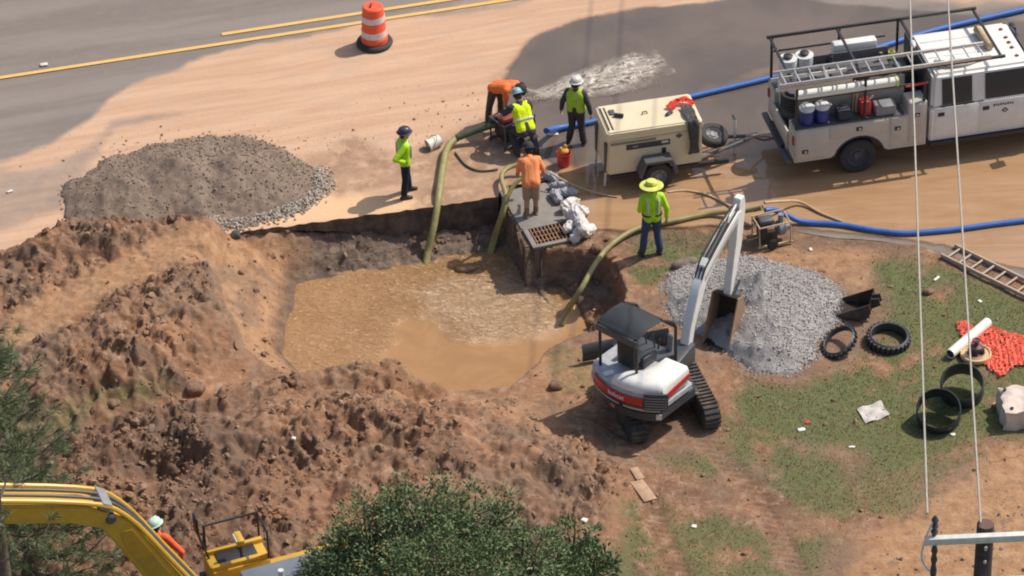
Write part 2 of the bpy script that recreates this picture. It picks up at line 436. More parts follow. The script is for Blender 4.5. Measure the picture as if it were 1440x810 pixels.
# colour fields of the ground (what lies where)
def soft(poly, lo, hi, XX=None, YY=None): return sst(psdf(gp(poly), XW if XX is None else XX, YW if YY is None else YY), lo, hi)
grass_zone = np.maximum.reduce([
    soft([(1205, 350), (1290, 352), (1340, 368), (1600, 470), (1600, 640), (1390, 622), (1330, 650), (1240, 690), (1190, 640), (1030, 620), (1015, 560), (1040, 532), (1130, 530), (1200, 500), (1235, 430)], -0.3, 0.5),
    1.0 * soft([(895, 325), (1020, 318), (1060, 350), (960, 372), (925, 400), (880, 420), (870, 400)], -0.2, 0.3),
    0.95 * soft([(1000, 560), (1200, 640), (1240, 720), (1180, 740), (1000, 690), (880, 640), (1000, 630)], -0.3, 0.6),
    0.8 * soft([(1190, 655), (1380, 625), (1420, 660), (1330, 690), (1260, 740), (1200, 720)], -0.2, 0.3),
    0.9 * soft([(845, 760), (870, 700), (960, 690), (1100, 745), (1180, 740), (1130, 900), (845, 900)], -0.3, 0.5),
    0.6 * soft([(760, 470), (850, 470), (850, 560), (800, 580), (740, 540)], -0.1, 0.4),
    0.7 * soft([(-100, 500), (60, 520), (150, 560), (270, 530), (280, 560), (100, 640), (-100, 700)], -0.3, 0.5),
    1.0 * sst(far_out, 0.5, 3)])
blade = fbm(X, Y, 1.3, 5, 0.65, seed=101)
grass_a = np.clip(grass_zone * sst(blade + 0.55 * (grass_zone - 0.5), -0.42, 0.16), 0, 1) * (mound < 0.55)
bare_a = np.maximum.reduce([soft([(1180, 830), (1230, 745), (1330, 690), (1400, 630), (1600, 590), (1600, 1000), (1150, 1000)], -0.3, 0.3),
                            0.65 * soft([(1060, 335), (1240, 345), (1215, 420), (1160, 390), (1070, 365)], -0.2, 0.2),
                            0.8 * bench_m * (moundL > 0.05), 0.5 * soft([(480, 545), (760, 560), (880, 690), (700, 640), (560, 600)], -0.4, 0.5),
                            0.85 * left * (d_rim > 0) * sst(n_mid, -.6, .1), 0.7 * soft([(740, 500), (850, 480), (880, 560), (760, 560)], -0.2, 0.2)])
damp_a = np.maximum.reduce([sst(-np.abs(d_wat), -0.45, -0.05) * (d_rim > -0.1), 0.9 * sst(t, 0.02, 0.1) * (d_rim > 0) * (1 - left) * (0.5 + 0.5 * sst(n_mid, -.2, .4)),
                            0.7 * soft([(840, 318), (1280, 335), (1290, 352), (1060, 350), (880, 340)], -0.2, 0.2)])
dark_a = np.maximum.reduce([soft([(20, 315), (330, 310), (330, 338), (110, 345), (20, 400)], -0.15, 0.2, X, Y) * 0.6, 0.8 * ridge([(120, 600, 1.), (260, 620, 1.), (330, 700, 1.), (240, 800, 1.)], 1.2),  # darker soil by the left ridge and around the hollow
                            0.45 * sst(n_mid, 0.1, 0.6) * mm])
tr_c = [at(985, 564), at(889, 580)]
track_a = np.maximum(1 - sst(lsd([(*at(990, 620)[:2], 0), (*at(1060, 690)[:2], 0), (*at(1120, 800)[:2], 0)], X, Y)[0], 0.12, 0.3),
                     1 - sst(lsd([(*at(890, 640)[:2], 0), (*at(915, 720)[:2], 0), (*at(960, 820)[:2], 0)], X, Y)[0], 0.12, 0.3))
rutw = track_a * (0.5 + 0.5 * np.sin((Y + 0.3 * X) * 42))
Z = Z - 0.03 * rutw * (mound < 0.03) - 0.02 * track_a * (mound < 0.03)
grass_a = grass_a * (1 - 0.6 * track_a)

nx, ny = len(gx), len(gy)
V = np.stack([X.ravel(), Y.ravel(), Z.ravel()], 1)
idx = np.arange(nx * ny).reshape(ny, nx)
F = np.stack([idx[:-1, :-1], idx[:-1, 1:], idx[1:, 1:], idx[1:, :-1]], -1).reshape(-1, 4)
me = mesh_np('ground', V, F)
for k, a in (('grass', grass_a), ('bare', np.clip(bare_a, 0, 1)), ('damp', np.clip(damp_a, 0, 1)), ('dark', np.clip(dark_a, 0, 1)), ('soil', mm), ('bank', np.clip((1 - left) * (d_rim > 0) * sst(t, 0, .05) * sst(Y, at(600, 400).y - .3, at(600, 360).y), 0, 1))): add_attr(me, k, a)

def soil_colour(nt, v, tone=None):
    n1 = noise(nt, v, 0.7, 8, 0.68, 0.5); n2 = noise(nt, v, 4.5, 8, 0.74, 0.3); n3 = noise(nt, v, 20, 5, 0.75)
    c = mixc(nt, ramp(nt, n1, 0.32, 0.68), (0.20, 0.11, 0.068), (0.36, 0.185, 0.10))
    c = mixc(nt, mth(nt, 'MULTIPLY', ramp(nt, n2, 0.46, 0.68), 0.8), c, (0.45, 0.31, 0.21))
    c = mixc(nt, mth(nt, 'MULTIPLY', ramp(nt, n2, 0.48, 0.28), 0.65), c, (0.095, 0.06, 0.043))
    c = mixc(nt, mth(nt, 'MULTIPLY', ramp(nt, n3, 0.52, 0.8), 0.5), c, (0.36, 0.205, 0.118))
    c = mixc(nt, mth(nt, 'MULTIPLY', ramp(nt, noise(nt, v, 0.45, 5, 0.6, 0.6), 0.44, 0.62), 0.6), c, (0.20, 0.145, 0.105))
    return c, n1, n2, n3

m_ground, nt, b = new_mat('ground_soil'); v = objco(nt)
c, n1, n2, n3 = soil_colour(nt, v)
c = mixc(nt, mth(nt, 'MULTIPLY', attr(nt, 'dark'), ramp(nt, n2, 0.3, 0.6)), c, (0.15, 0.095, 0.07))
bn = noise(nt, v, 3.2, 7, 0.7)
cb = mixc(nt, ramp(nt, bn, 0.35, 0.65), (0.40, 0.215, 0.108), (0.50, 0.30, 0.165))
c = mixc(nt, mth(nt, 'MULTIPLY', attr(nt, 'bare'), ramp(nt, n2, 0.25, 0.6)), c, cb)
gn = noise(nt, v, 7.0, 9, 0.75, 0.3); gn2 = noise(nt, v, 38.0, 4, 0.7)
gc = mixc(nt, ramp(nt, gn, 0.35, 0.66), (0.07, 0.108, 0.035), (0.175, 0.178, 0.075))
gc = mixc(nt, mth(nt, 'MULTIPLY', ramp(nt, gn2, 0.5, 0.75), 0.5), gc, (0.33, 0.26, 0.15))
gf = mth(nt, 'MULTIPLY', attr(nt, 'grass'), ramp(nt, mth(nt, 'ADD', gn, mth(nt, 'MULTIPLY', attr(nt, 'grass'), 0.25)), 0.46, 0.80))
c = mixc(nt, gf, c, gc)
dm = mth(nt, 'MULTIPLY', attr(nt, 'damp'), ramp(nt, n1, 0.1, 0.55))
c = mixc(nt, dm, c, mixc(nt, ramp(nt, n2, 0.3, 0.7), (0.10, 0.066, 0.048), (0.24, 0.15, 0.09)))
mpb = node(nt, 'ShaderNodeMapping'); nt.links.new(v, mpb.inputs[0]); mpb.inputs['Rotation'].default_value = (0, 0, -ROAD_RZ); mpc = node(nt, 'ShaderNodeMapping'); nt.links.new(mpb.outputs[0], mpc.inputs[0]); mpc.inputs['Scale'].default_value = (.9, 5, 9)
bkn = noise(nt, mpc.outputs[0], 1.3, 7, .7, .5)
bkc = mixc(nt, ramp(nt, bkn, .35, .65), (0.105, 0.082, 0.066), (0.245, 0.185, 0.14))
c = mixc(nt, mth(nt, 'MULTIPLY', attr(nt, 'bank'), .8), c, bkc)
nt.links.new(c, b.inputs['Base Color'])
rgh = nt.nodes.new('ShaderNodeMapRange'); nt.links.new(dm, rgh.inputs[0]); rgh.inputs[3].default_value = 0.95; rgh.inputs[4].default_value = 0.6
nt.links.new(rgh.outputs[0], b.inputs['Roughness']); b.inputs['Specular IOR Level'].default_value = 0.25
hb = mth(nt, 'ADD', mth(nt, 'MULTIPLY', noise(nt, v, 14, 8, 0.7), 1.0), mth(nt, 'MULTIPLY', noise(nt, v, 70, 4, 0.7), 0.3))
nt.links.new(bump(nt, hb, 0.8, 0.045), b.inputs['Normal'])
ground = link_mesh('ground', me, m_ground); tag(ground, kind='structure', label='red-brown clay ground with patchy grass, heaped soil and a flooded pit')

# ---------------------------------------------------------------- road slab
def cdt(name, poly, step, win, extra=0.0):
    """polygon filled with a fine lattice inside win=(x0,x1,y0,y1)"""
    xs = np.arange(win[0], win[1], step); ys = np.arange(win[2], win[3], step * 0.87)
    A, B = np.meshgrid(xs, ys); A = A + (np.arange(len(ys)) % 2)[:, None] * step / 2
    A = A.ravel() + rng.uniform(-.15, .15, A.size) * step; B = B.ravel() + rng.uniform(-.15, .15, B.size) * step
    keep = psdf(poly, A, B) > step * 0.6
    pts = [Vector(p) for p in poly] + [Vector(p) for p in zip(A[keep], B[keep])]
    vo, eo, fo, _, _, _ = delaunay_2d_cdt(pts, [], [list(range(len(poly)))], 1, 1e-5)
    return np.array([p[:] for p in vo]), np.array([list(f) for f in fo if len(f) == 3])
rv, rf = cdt('road', road_pl, 0.115, (-11.8, 12.6, -1.5, 10.6))
xr, yr = rv[:, 0], rv[:, 1]
rz = 0.008 * fbm(xr, yr, 0.5, 3, seed=7)
n = len(rv)
# skirt: drop the outline
bv = road_pl; nb = len(bv)
Vr = np.concatenate([np.c_[rv, rz], np.array([(p[0], p[1], -0.0) for p in bv]), np.array([(p[0], p[1], -0.12 - 0.60 * float(sst(np.array([p[0]]), at(380, 310).x, at(640, 290).x)[0]) * (p[0] < at(720, 280).x)) for p in bv])])
bi = np.array([np.argmin((xr - p[0]) ** 2 + (yr - p[1]) ** 2) for p in bv])
Vr[n:n + nb, 2] = rz[bi]
Fs = []
for i in range(nb):
    j = (i + 1) % nb; Fs += [(n + i, n + nb + i, n + nb + j), (n + i, n + nb + j, n + j)]
me = mesh_np('road', Vr, np.concatenate([rf, np.array(Fs)]), smooth=False)
xw, yw = xr + fbm(xr, yr, 1.0, 4, seed=13) * 0.22, yr + fbm(xr, yr, 1.0, 4, seed=14) * 0.22
def soft_r(poly, lo, hi): return sst(psdf(gp(poly), xw, yw), lo, hi)
sand = np.maximum.reduce([soft_r([(-300, 400), (-300, 300), (-40, 240), (60, 198), (115, 165), (140, 140), (200, 112), (262, 86), (350, 60), (490, 37), (720, 8), (900, -30), (1300, -30), (880, 20), (760, 60), (735, 110), (800, 260), (700, 300), (330, 350), (0, 420)], -0.12, 0.30),
                          0.5 * soft_r([(420, 48), (720, -4), (1000, -60), (1000, 0), (700, 40)], -0.5, 0.5),
                          0.6 * soft_r([(860, 10), (1100, -12), (1500, 20), (1500, -60), (900, -60)], -0.3, 0.5)])
thin = soft_r([(-40, 235), (60, 225), (110, 200), (150, 165), (260, 150), (270, 165), (160, 190), (95, 300), (-40, 345)], -0.25, 0.35)
sand = sand * (1 - 0.62 * thin)
damp = np.maximum.reduce([soft_r([(430, 222), (500, 192), (560, 225), (588, 205), (700, 155), (790, 210), (760, 300), (590, 310), (585, 262), (520, 268), (470, 280), (435, 270)], -0.15, 0.2),
                          0.6 * soft_r([(690, 110), (745, 60), (800, 60), (800, 200), (700, 190)], -0.2, 0.2)])
pale = soft_r([(360, 318), (380, 290), (470, 270), (560, 285), (620, 270), (600, 295), (480, 312)], -0.2, 0.15)
for k, a in (('sand', sand), ('damp', damp), ('pale', pale)): add_attr(me, k, np.concatenate([a, np.zeros(2 * nb)]))
add_attr(me, 'cut', np.concatenate([np.zeros(n), np.ones(2 * nb)]))

m_road, nt, b = new_mat('asphalt'); v = objco(nt)
mp = node(nt, 'ShaderNodeMapping'); nt.links.new(v, mp.inputs[0]); mp.inputs['Rotation'].default_value = (0, 0, -ROAD_RZ); 
mp2 = node(nt, 'ShaderNodeMapping'); nt.links.new(mp.outputs[0], mp2.inputs[0]); mp2.inputs['Scale'].default_value = (0.12, 1.4, 1)
n1 = noise(nt, mp2.outputs[0], 1.0, 5, 0.6); n2 = noise(nt, v, 3.0, 8, 0.7); n3 = noise(nt, v, 90, 3, 0.7)
c = mixc(nt, ramp(nt, n1, 0.35, 0.65), (0.175, 0.145, 0.128), (0.235, 0.197, 0.172))
c = mixc(nt, mth(nt, 'MULTIPLY', n3, 0.25), c, (0.36, 0.31, 0.27))
c = mixc(nt, mth(nt, 'MULTIPLY', ramp(nt, n2, 0.45, 0.75), 0.35), c, (0.30, 0.24, 0.20))
s1 = noise(nt, mp2.outputs[0], 2.6, 7, 0.65, 0.5); s2 = noise(nt, v, 1.6, 7, 0.7, 0.6)
cs = mixc(nt, ramp(nt, s1, 0.32, 0.68), (0.50, 0.305, 0.195), (0.59, 0.385, 0.255))
cs = mixc(nt, mth(nt, 'MULTIPLY', ramp(nt, s2, 0.45, 0.75), 0.55), cs, (0.47, 0.335, 0.25))
cs = mixc(nt, attr(nt, 'pale'), cs, (0.70, 0.45, 0.26))
dampc = mixc(nt, ramp(nt, s2, 0.35, 0.65), (0.30, 0.18, 0.115), (0.42, 0.265, 0.17))
dfac = mth(nt, 'MULTIPLY', attr(nt, 'damp'), ramp(nt, noise(nt, v, 2.4, 6, 0.7), 0.3, 0.55))
cs = mixc(nt, dfac, cs, dampc)
sf = ramp(nt, mth(nt, 'ADD', attr(nt, 'sand'), mth(nt, 'MULTIPLY', mth(nt, 'SUBTRACT', s2, 0.5), 0.5)), 0.1, 0.75)
c = mixc(nt, sf, c, cs)
cutc = mixc(nt, ramp(nt, n2, 0.35, 0.65), (0.075, 0.06, 0.05), (0.165, 0.13, 0.10))
c = mixc(nt, mth(nt, 'GREATER_THAN', attr(nt, 'cut'), 0.99), c, cutc)
nt.links.new(c, b.inputs['Base Color']); b.inputs['Roughness'].default_value = 0.88; b.inputs['Specular IOR Level'].default_value = 0.3
hb = mth(nt, 'ADD', mth(nt, 'MULTIPLY', noise(nt, v, 9, 7, 0.7), mth(nt, 'MULTIPLY', sf, 1.5)), mth(nt, 'MULTIPLY', n3, 0.35))
nt.links.new(bump(nt, hb, 0.45, 0.02), b.inputs['Normal'])
road = link_mesh('road', me, m_road); tag(road, kind='structure', label='grey asphalt road half covered with washed pink sand')

# yellow lines, a sheet 4 mm proud
m_yel, nt, b = new_mat('yellow_road_paint'); v = objco(nt)
n1 = noise(nt, v, 6, 8, 0.75); n2 = noise(nt, v, 60, 4, 0.7)
c = mixc(nt, ramp(nt, n1, 0.4, 0.7), (0.74, 0.42, 0.10), (0.70, 0.47, 0.20)); c = mixc(nt, mth(nt, 'MULTIPLY', ramp(nt, n2, 0.5, 0.75), 0.5), c, (0.40, 0.3, 0.18))
nt.links.new(c, b.inputs['Base Color']); b.inputs['Roughness'].default_value = 0.75
def lane_line(s0, s1, off):
    mb = MB(); k = int((s1 - s0) / 0.5) if s1 - s0 < 60 else 120
    for i in range(k):
        q = []
        for s in (s0 + (s1 - s0) * i / k, s0 + (s1 - s0) * (i + 1) / k):
            for o in (-0.055, 0.055):
                p = yl + RU * s + RN * (off + o); q.append(Vector((p.x, p.y, 0.018)))
        mb.bm.faces.new([mb.bm.verts.new(x) for x in (q[0], q[1], q[3], q[2])])
    bmesh.ops.remove_doubles(mb.bm, verts=mb.bm.verts[:], dist=0.001)
    return mb.build('lane_line', m_yel, road, smooth=False)
s_second = (Vector(at(312, 49)[:2]) - yl).dot(RU)
off2 = (Vector(at(312, 49)[:2]) - yl).dot(RN)
lane_line(-60, 60, 0.0); lane_line(s_second, 60, off2)

# ---------------------------------------------------------------- water in the pit
pw = wpoly; wp2 = []
cx, cy = np.mean([p[0] for p in pw]), np.mean([p[1] for p in pw])
wp2 = [(cx + (p[0] - cx) * 1.22, cy + (p[1] - cy) * 1.22) for p in pw]
wv, wf = cdt('pit_water', wp2, 0.055, (min(p[0] for p in wp2), max(p[0] for p in wp2), min(p[1] for p in wp2), max(p[1] for p in wp2)))
xa, ya = wv[:, 0], wv[:, 1]
turb = sst(psdf([tuple(at(px, py, water_low)[:2]) for px, py in [(380, 375), (600, 345), (730, 340), (810, 420), (806, 448), (745, 476), (690, 488), (645, 480), (622, 462), (602, 450), (566, 456), (548, 490), (535, 540), (380, 550)]], xa + fbm(xa, ya, 2, 3, seed=3) * .2, ya + fbm(xa, ya, 2, 3, seed=4) * .2), -0.2, 0.4)
turb = turb * (0.55 + 0.45 * sst(xa, at(480, 400).x, at(640, 400).x))
wz = water_low + 0.02 + turb * (0.022 * fbm(xa, ya, 3.2, 3, seed=8) + 0.016 * fbm(xa, ya, 9, 2, seed=9))
me = mesh_np('pit_water', np.c_[wv, wz], wf); add_attr(me, 'turb', turb); add_attr(me, 'churn', sst(psdf([tuple(at(px, py, water_low)[:2]) for px, py in [(560, 410), (620, 390), (740, 385), (800, 440), (795, 462), (745, 478), (690, 490), (640, 476), (600, 440)]], xa + fbm(xa, ya, 2, 3, seed=33) * .3, ya + fbm(xa, ya, 2, 3, seed=34) * .3), -.25, .4))
m_wat, nt, b = new_mat('muddy_water'); v = objco(nt)
mp = node(nt, 'ShaderNodeMapping'); nt.links.new(v, mp.inputs[0]); mp.inputs['Rotation'].default_value = (0, 0, 0.45); mp.inputs['Scale'].default_value = (1, 1.9, 1)
n1 = noise(nt, v, 1.3, 5, 0.6, 0.8); n2 = noise(nt, mp.outputs[0], 5.5, 5, 0.65, 1.2); n3 = noise(nt, mp.outputs[0], 11, 3, 0.6, .8)
c = mixc(nt, ramp(nt, n1, 0.35, 0.65), (0.345, 0.185, 0.078), (0.39, 0.215, 0.095))
tb = attr(nt, 'turb')
c = mixc(nt, mth(nt, 'MULTIPLY', tb, mth(nt, 'MULTIPLY', ramp(nt, n2, 0.45, 0.7), 0.75)), c, (0.50, 0.32, 0.165))
ch = attr(nt, 'churn'); c = mixc(nt, mth(nt, 'MULTIPLY', ch, mth(nt, 'ADD', .3, mth(nt, 'MULTIPLY', ramp(nt, n2, .4, .62), .5))), c, (0.60, 0.42, 0.27))
fl = mth(nt, 'MULTIPLY', mth(nt, 'MULTIPLY', ramp(nt, n3, 0.58, 0.66), ramp(nt, n2, 0.44, 0.6)), tb)
c = mixc(nt, fl, c, (0.80, 0.61, 0.42))
nt.links.new(c, b.inputs['Base Color']); b.inputs['Roughness'].default_value = 0.14; b.inputs['Specular IOR Level'].default_value = 0.4
hw = mth(nt, 'MULTIPLY', mth(nt, 'ADD', n2, mth(nt, 'MULTIPLY', n3, 0.5)), mth(nt, 'ADD', mth(nt, 'MULTIPLY', tb, 1.0), 0.05))
nt.links.new(bump(nt, hw, 0.9, 0.10), b.inputs['Normal'])
pit_water = link_mesh('pit_water', me, m_wat); tag(pit_water, kind='structure', label='churning ochre water in the pit')

# ---------------------------------------------------------------- flood water over the road
fp = gp([(702, 118), (712, 88), (745, 52), (800, 26), (870, 12), (960, 2), (1080, -8), (1200, 4), (1500, 30), (1700, 60), (1900, 330), (1640, 470), (1440, 385),
         (1330, 353), (1290, 342), (1240, 337), (1170, 333), (1080, 322), (1000, 322), (900, 328), (840, 330), (800, 318), (792, 268), (772, 232), (748, 214), (704, 186), (690, 160)])
fp2 = []
for i in range(len(fp)):
    p, q = Vector(fp[i]), Vector(fp[(i + 1) % len(fp)]); k = max(1, int((q - p).length / 0.2))
    for j in range(k):
        w = p.lerp(q, j / k); fp2.append((w.x + 0.12 * float(fbm(np.array([w.x]), np.array([w.y]), 1.6, 3, seed=17)[0]), w.y + 0.12 * float(fbm(np.array([w.x]), np.array([w.y]), 1.6, 3, seed=18)[0])))
fv, ff = cdt('flood_water', fp2, 0.10, (-1, 16, 0.0, 11))
xa, ya = fv[:, 0], fv[:, 1]; edge = psdf(fp2, xa, ya)
xq, yq = xa + fbm(xa, ya, 0.8, 4, seed=23) * .35, ya + fbm(xa, ya, 0.8, 4, seed=24) * .35
mud = np.maximum(sst(psdf(gp([(740, 250), (775, 228), (840, 232), (900, 205), (985, 195), (1050, 205), (1110, 175), (1300, 130), (1700, 60), (1900, 330), (1640, 500), (1440, 420), (1170, 360), (800, 345)]), xq, yq), -0.25, 0.35),
                 0.5 * sst(psdf(gp([(975, 140), (1000, 112), (1095, 82), (1110, 100), (1000, 150)]), xq, yq), -0.3, 0.3))
me = mesh_np('flood_water', np.c_[fv, np.full(len(fv), 0.022) + 0.004 * fbm(xa, ya, 2, 3, seed=25)], ff)
add_attr(me, 'mud', mud); add_attr(me, 'edge', sst(edge, 0.0, 0.35))
m_fl, nt, b = new_mat('flood_water'); v = objco(nt)
n1 = noise(nt, v, 0.5, 4, 0.55, 0.2); n2 = noise(nt, v, 5, 4, 0.6, 0.6)
mp2 = node(nt, 'ShaderNodeMapping'); nt.links.new(v, mp2.inputs[0]); mp2.inputs['Rotation'].default_value = (0, 0, -0.1); mp2.inputs['Scale'].default_value = (0.35, 2.2, 1)
n3 = noise(nt, mp2.outputs[0], 1.5, 6, 0.65, 0.5)
md = attr(nt, 'mud')
cb = mixc(nt, ramp(nt, n3, 0.3, 0.7), (0.37, 0.215, 0.11), (0.44, 0.275, 0.155))
cg = mixc(nt, ramp(nt, n1, 0.3, 0.7), (0.14, 0.11, 0.09), (0.205, 0.155, 0.12))
mf = ramp(nt, mth(nt, 'ADD', md, mth(nt, 'MULTIPLY', mth(nt, 'SUBTRACT', n1, 0.5), 0.7)), 0.2, 0.8)
nt.links.new(mixc(nt, mf, cg, cb), b.inputs['Base Color'])
b.inputs['Roughness'].default_value = 0.05; b.inputs['Specular IOR Level'].default_value = 0.6
nt.links.new(bump(nt, n2, 0.06, 0.03), b.inputs['Normal'])
tr = node(nt, 'ShaderNodeBsdfTransparent'); mx = node(nt, 'ShaderNodeMixShader')
al = mth(nt, 'MULTIPLY', ramp(nt, mth(nt, 'ADD', attr(nt, 'edge'), mth(nt, 'MULTIPLY', mth(nt, 'SUBTRACT', n2, 0.5), 0.3)), 0.0, 0.55), mth(nt, 'ADD', mth(nt, 'MULTIPLY', mf, 0.14), 0.84))
nt.links.new(al, mx.inputs[0]); nt.links.new(tr.outputs[0], mx.inputs[1]); nt.links.new(b.outputs[0], mx.inputs[2])
nt.links.new(mx.outputs[0], nt.nodes['Material Output'].inputs['Surface'])
flood = link_mesh('flood_water', me, m_fl); tag(flood, kind='structure', label='shallow muddy flood water over the road')

# ---------------------------------------------------------------- clods and stones lying about (nobody could count them)
m_clod, nt, b = new_mat('clod_soil'); v = objco(nt); tone = attr(nt, 'tone')
c, n1, n2, n3 = soil_colour(nt, v)
c = mixc(nt, mth(nt, 'MULTIPLY', ramp(nt, tone, 0.4, 1.0), 0.65), c, (0.36, 0.245, 0.165)); c = mixc(nt, mth(nt, 'MULTIPLY', ramp(nt, tone, 0.35, 0.0), 0.6), c, (0.17, 0.105, 0.075))
nt.links.new(c, b.inputs['Base Color']); b.inputs['Roughness'].default_value = 0.95; b.inputs['Specular IOR Level'].default_value = 0.2
nt.links.new(bump(nt, noise(nt, v, 30, 6, 0.7), 0.7, 0.03), b.inputs['Normal'])
def scatter(n, field, x0, x1, y0, y1):
    x = rng.uniform(x0, x1, n * 6); y = rng.uniform(y0, y1, n * 6); w = sample(field, x, y); k = rng.uniform(0, 1, n * 6) < w
    return x[k][:n], y[k][:n]
clod_f = np.clip(mm * rough ** 1.3 * (0.35 + 0.8 * sst(n_mid, -0.3, 0.5)) * (1 - 0.9 * bench_m) * np.where(moundC > moundL, 1.0, 0.5) + 0.16 * ((d_rim > 0) & (d_wat < -0.05)) * (1 - 0.5 * left), 0, 1)
x, y = scatter(8000, clod_f, -11.5, 4, -10, 3.5)
r = 0.014 * rng.pareto(1.9, len(x)).clip(0, 5) + 0.016
r = np.minimum(r, 0.11)
rocks('soil_clods', np.stack([x, y, ground_z(x, y) + r * 0.1], 1), r, m_clod, seed=3, jit=0.24); tag(bpy.data.objects['soil_clods'], 'loose red-brown soil clods strewn over the mounds', kind='stuff')
stray_f = np.clip((mound < 0.05) * (d_road < -0.05) * (d_rim < 0) * (0.15 + 0.8 * sst(n_mid, 0.1, 0.6)), 0, 1)
x, y = scatter(1500, stray_f, -11.5, 12, -10, 3); r = 0.012 + 0.012 * rng.pareto(2.2, len(x)).clip(0, 4)
rocks('loose_stones', np.stack([x, y, ground_z(x, y) + r * 0.2], 1), r, m_clod, seed=4); tag(bpy.data.objects['loose_stones'], 'small stones and crumbs of earth on the bare ground', kind='stuff')
# crumbs and mud spatters on the sandy road
x = rng.normal(at(640, 170).x, 1.2, 220); y = rng.normal(at(640, 170).y, 0.7, 220)
x2 = rng.normal(at(300, 205).x, 1.6, 380); y2 = rng.normal(at(300, 205).y, 0.35, 380)
x = np.r_[x, x2]; y = np.r_[y, y2]; k = (psdf(road_pl, x, y) > 0.1) & (psdf(fp2, x, y) < 0); x, y = x[k], y[k]
r = 0.006 + 0.006 * rng.pareto(2.0, len(x)).clip(0, 5)
rocks('road_crumbs', np.stack([x, y, np.full(len(x), 0.008)], 1), r, m_clod, seed=5, flat=(0.3, 0.6)); tag(bpy.data.objects['road_crumbs'], 'crumbs of mud on the sandy road', kind='stuff')

# ---------------------------------------------------------------- grass blades
gf_ = np.clip(grass_a * (far_out <= 0.01) * (mound < 0.4) * (d_road < 0), 0, 1)
x, y = scatter(20000, gf_, 2.0, 12, -10, 3); z = ground_z(x, y); k = len(x)
hh = rng.uniform(0.015, 0.05, k); an = rng.uniform(0, 2 * PI, k); ww = rng.uniform(0.006, 0.011, k); ln = rng.uniform(-.6, .6, (k, 2)) * hh[:, None]
dx, dy = np.cos(an) * ww, np.sin(an) * ww
Vg = np.stack([np.stack([x - dx, y - dy, z - 0.005], 1), np.stack([x + dx, y + dy, z - 0.005], 1), np.stack([x + ln[:, 0], y + ln[:, 1], z + hh], 1)], 1).reshape(-1, 3)
me = mesh_np('grass', Vg, np.arange(3 * k).reshape(-1, 3), smooth=False); add_attr(me, 'tone', np.repeat(rng.uniform(0, 1, k), 3))
m_gr, nt, b = new_mat('grass_blades'); t_ = attr(nt, 'tone'); v = objco(nt)
c = mixc(nt, t_, (0.08, 0.112, 0.04), (0.155, 0.17, 0.065)); c = mixc(nt, mth(nt, 'MULTIPLY', ramp(nt, noise(nt, v, 1.6, 4), 0.45, 0.68), 0.65), c, (0.26, 0.22, 0.10))
nt.links.new(c, b.inputs['Base Color']); b.inputs['Roughness'].default_value = 0.7; b.inputs['Specular IOR Level'].default_value = 0.2
tag(link_mesh('grass', me, m_gr), 'short patchy grass right of the small excavator', kind='stuff')

# ---------------------------------------------------------------- gravel heaps
def heap(name, label, cat, poly, peaks, hmax, mat_surf, mat_stone, n_st, rs, seed, ang=0.62, road_z=False):
    g = gp(poly); xs = np.arange(min(p[0] for p in g) - .3, max(p[0] for p in g) + .3, 0.05); ys = np.arange(min(p[1] for p in g) - .3, max(p[1] for p in g) + .3, 0.05)
    A, B = np.meshgrid(xs, ys); w1 = fbm(A, B, 1.3, 4, seed=seed) * 0.12
    w1 = w1 + fbm(A, B, 4.5, 3, seed=seed + 2) * .08; d = psdf(g, A + w1, B + fbm(A, B, 1.3, 4, seed=seed + 5) * 0.12 + fbm(A, B, 4.5, 3, seed=seed + 3) * .08)
    hgt = np.zeros(A.shape)
    for p in peaks:
        q = at(p[0], p[1], p[2]); hgt = np.maximum(hgt, p[2] - p[3] * np.sqrt((A - q.x) ** 2 + (B - q.y) ** 2))
    hgt = np.minimum(np.minimum(np.maximum(hgt, 0.10), d * ang), hmax) + (0.09 * fbm(A, B, 1.6, 4, seed=seed + 9) + 0.07 * fbm(A, B, 4.5, 4, 0.65, seed=seed + 10) + 0.025 * facet(A, B, 6, seed)) * sst(d, 0, .3)
    base = np.zeros(A.shape) if road_z else ground_z(A.ravel(), B.ravel()).reshape(A.shape)
    zz = np.where(d > 0, base + 0.01 + hgt, base - 0.08)
    ii = np.arange(A.size).reshape(A.shape)
    F_ = np.stack([ii[:-1, :-1], ii[:-1, 1:], ii[1:, 1:], ii[1:, :-1]], -1).reshape(-1, 4)
    F_ = F_[(d.ravel()[F_] > -0.12).any(1)]
    o = link_mesh(name, mesh_np(name, np.stack([A.ravel(), B.ravel(), zz.ravel()], 1), F_), mat_surf); tag(o, label, cat)
    x = rng.uniform(xs[0], xs[-1], n_st * 4); y = rng.uniform(ys[0], ys[-1], n_st * 4)
    i = np.clip(((x - xs[0]) / 0.05).astype(int), 0, len(xs) - 1); j = np.clip(((y - ys[0]) / 0.05).astype(int), 0, len(ys) - 1)
    k = rng.uniform(-0.15, 0.12, len(x)) < d[j, i]; x, y, z = x[k][:n_st], y[k][:n_st], zz[j, i][k][:n_st]
    z = np.maximum(z, base[j, i][k][:n_st])
    r = rs[0] + (rs[1] - rs[0]) * rng.uniform(0, 1, len(x)) ** 2.5
    s = rocks('gravel', np.stack([x, y, z + r * 0.2], 1), r, mat_stone, o, seed=seed, jit=0.16); tag(s, kind='stuff')
    return o
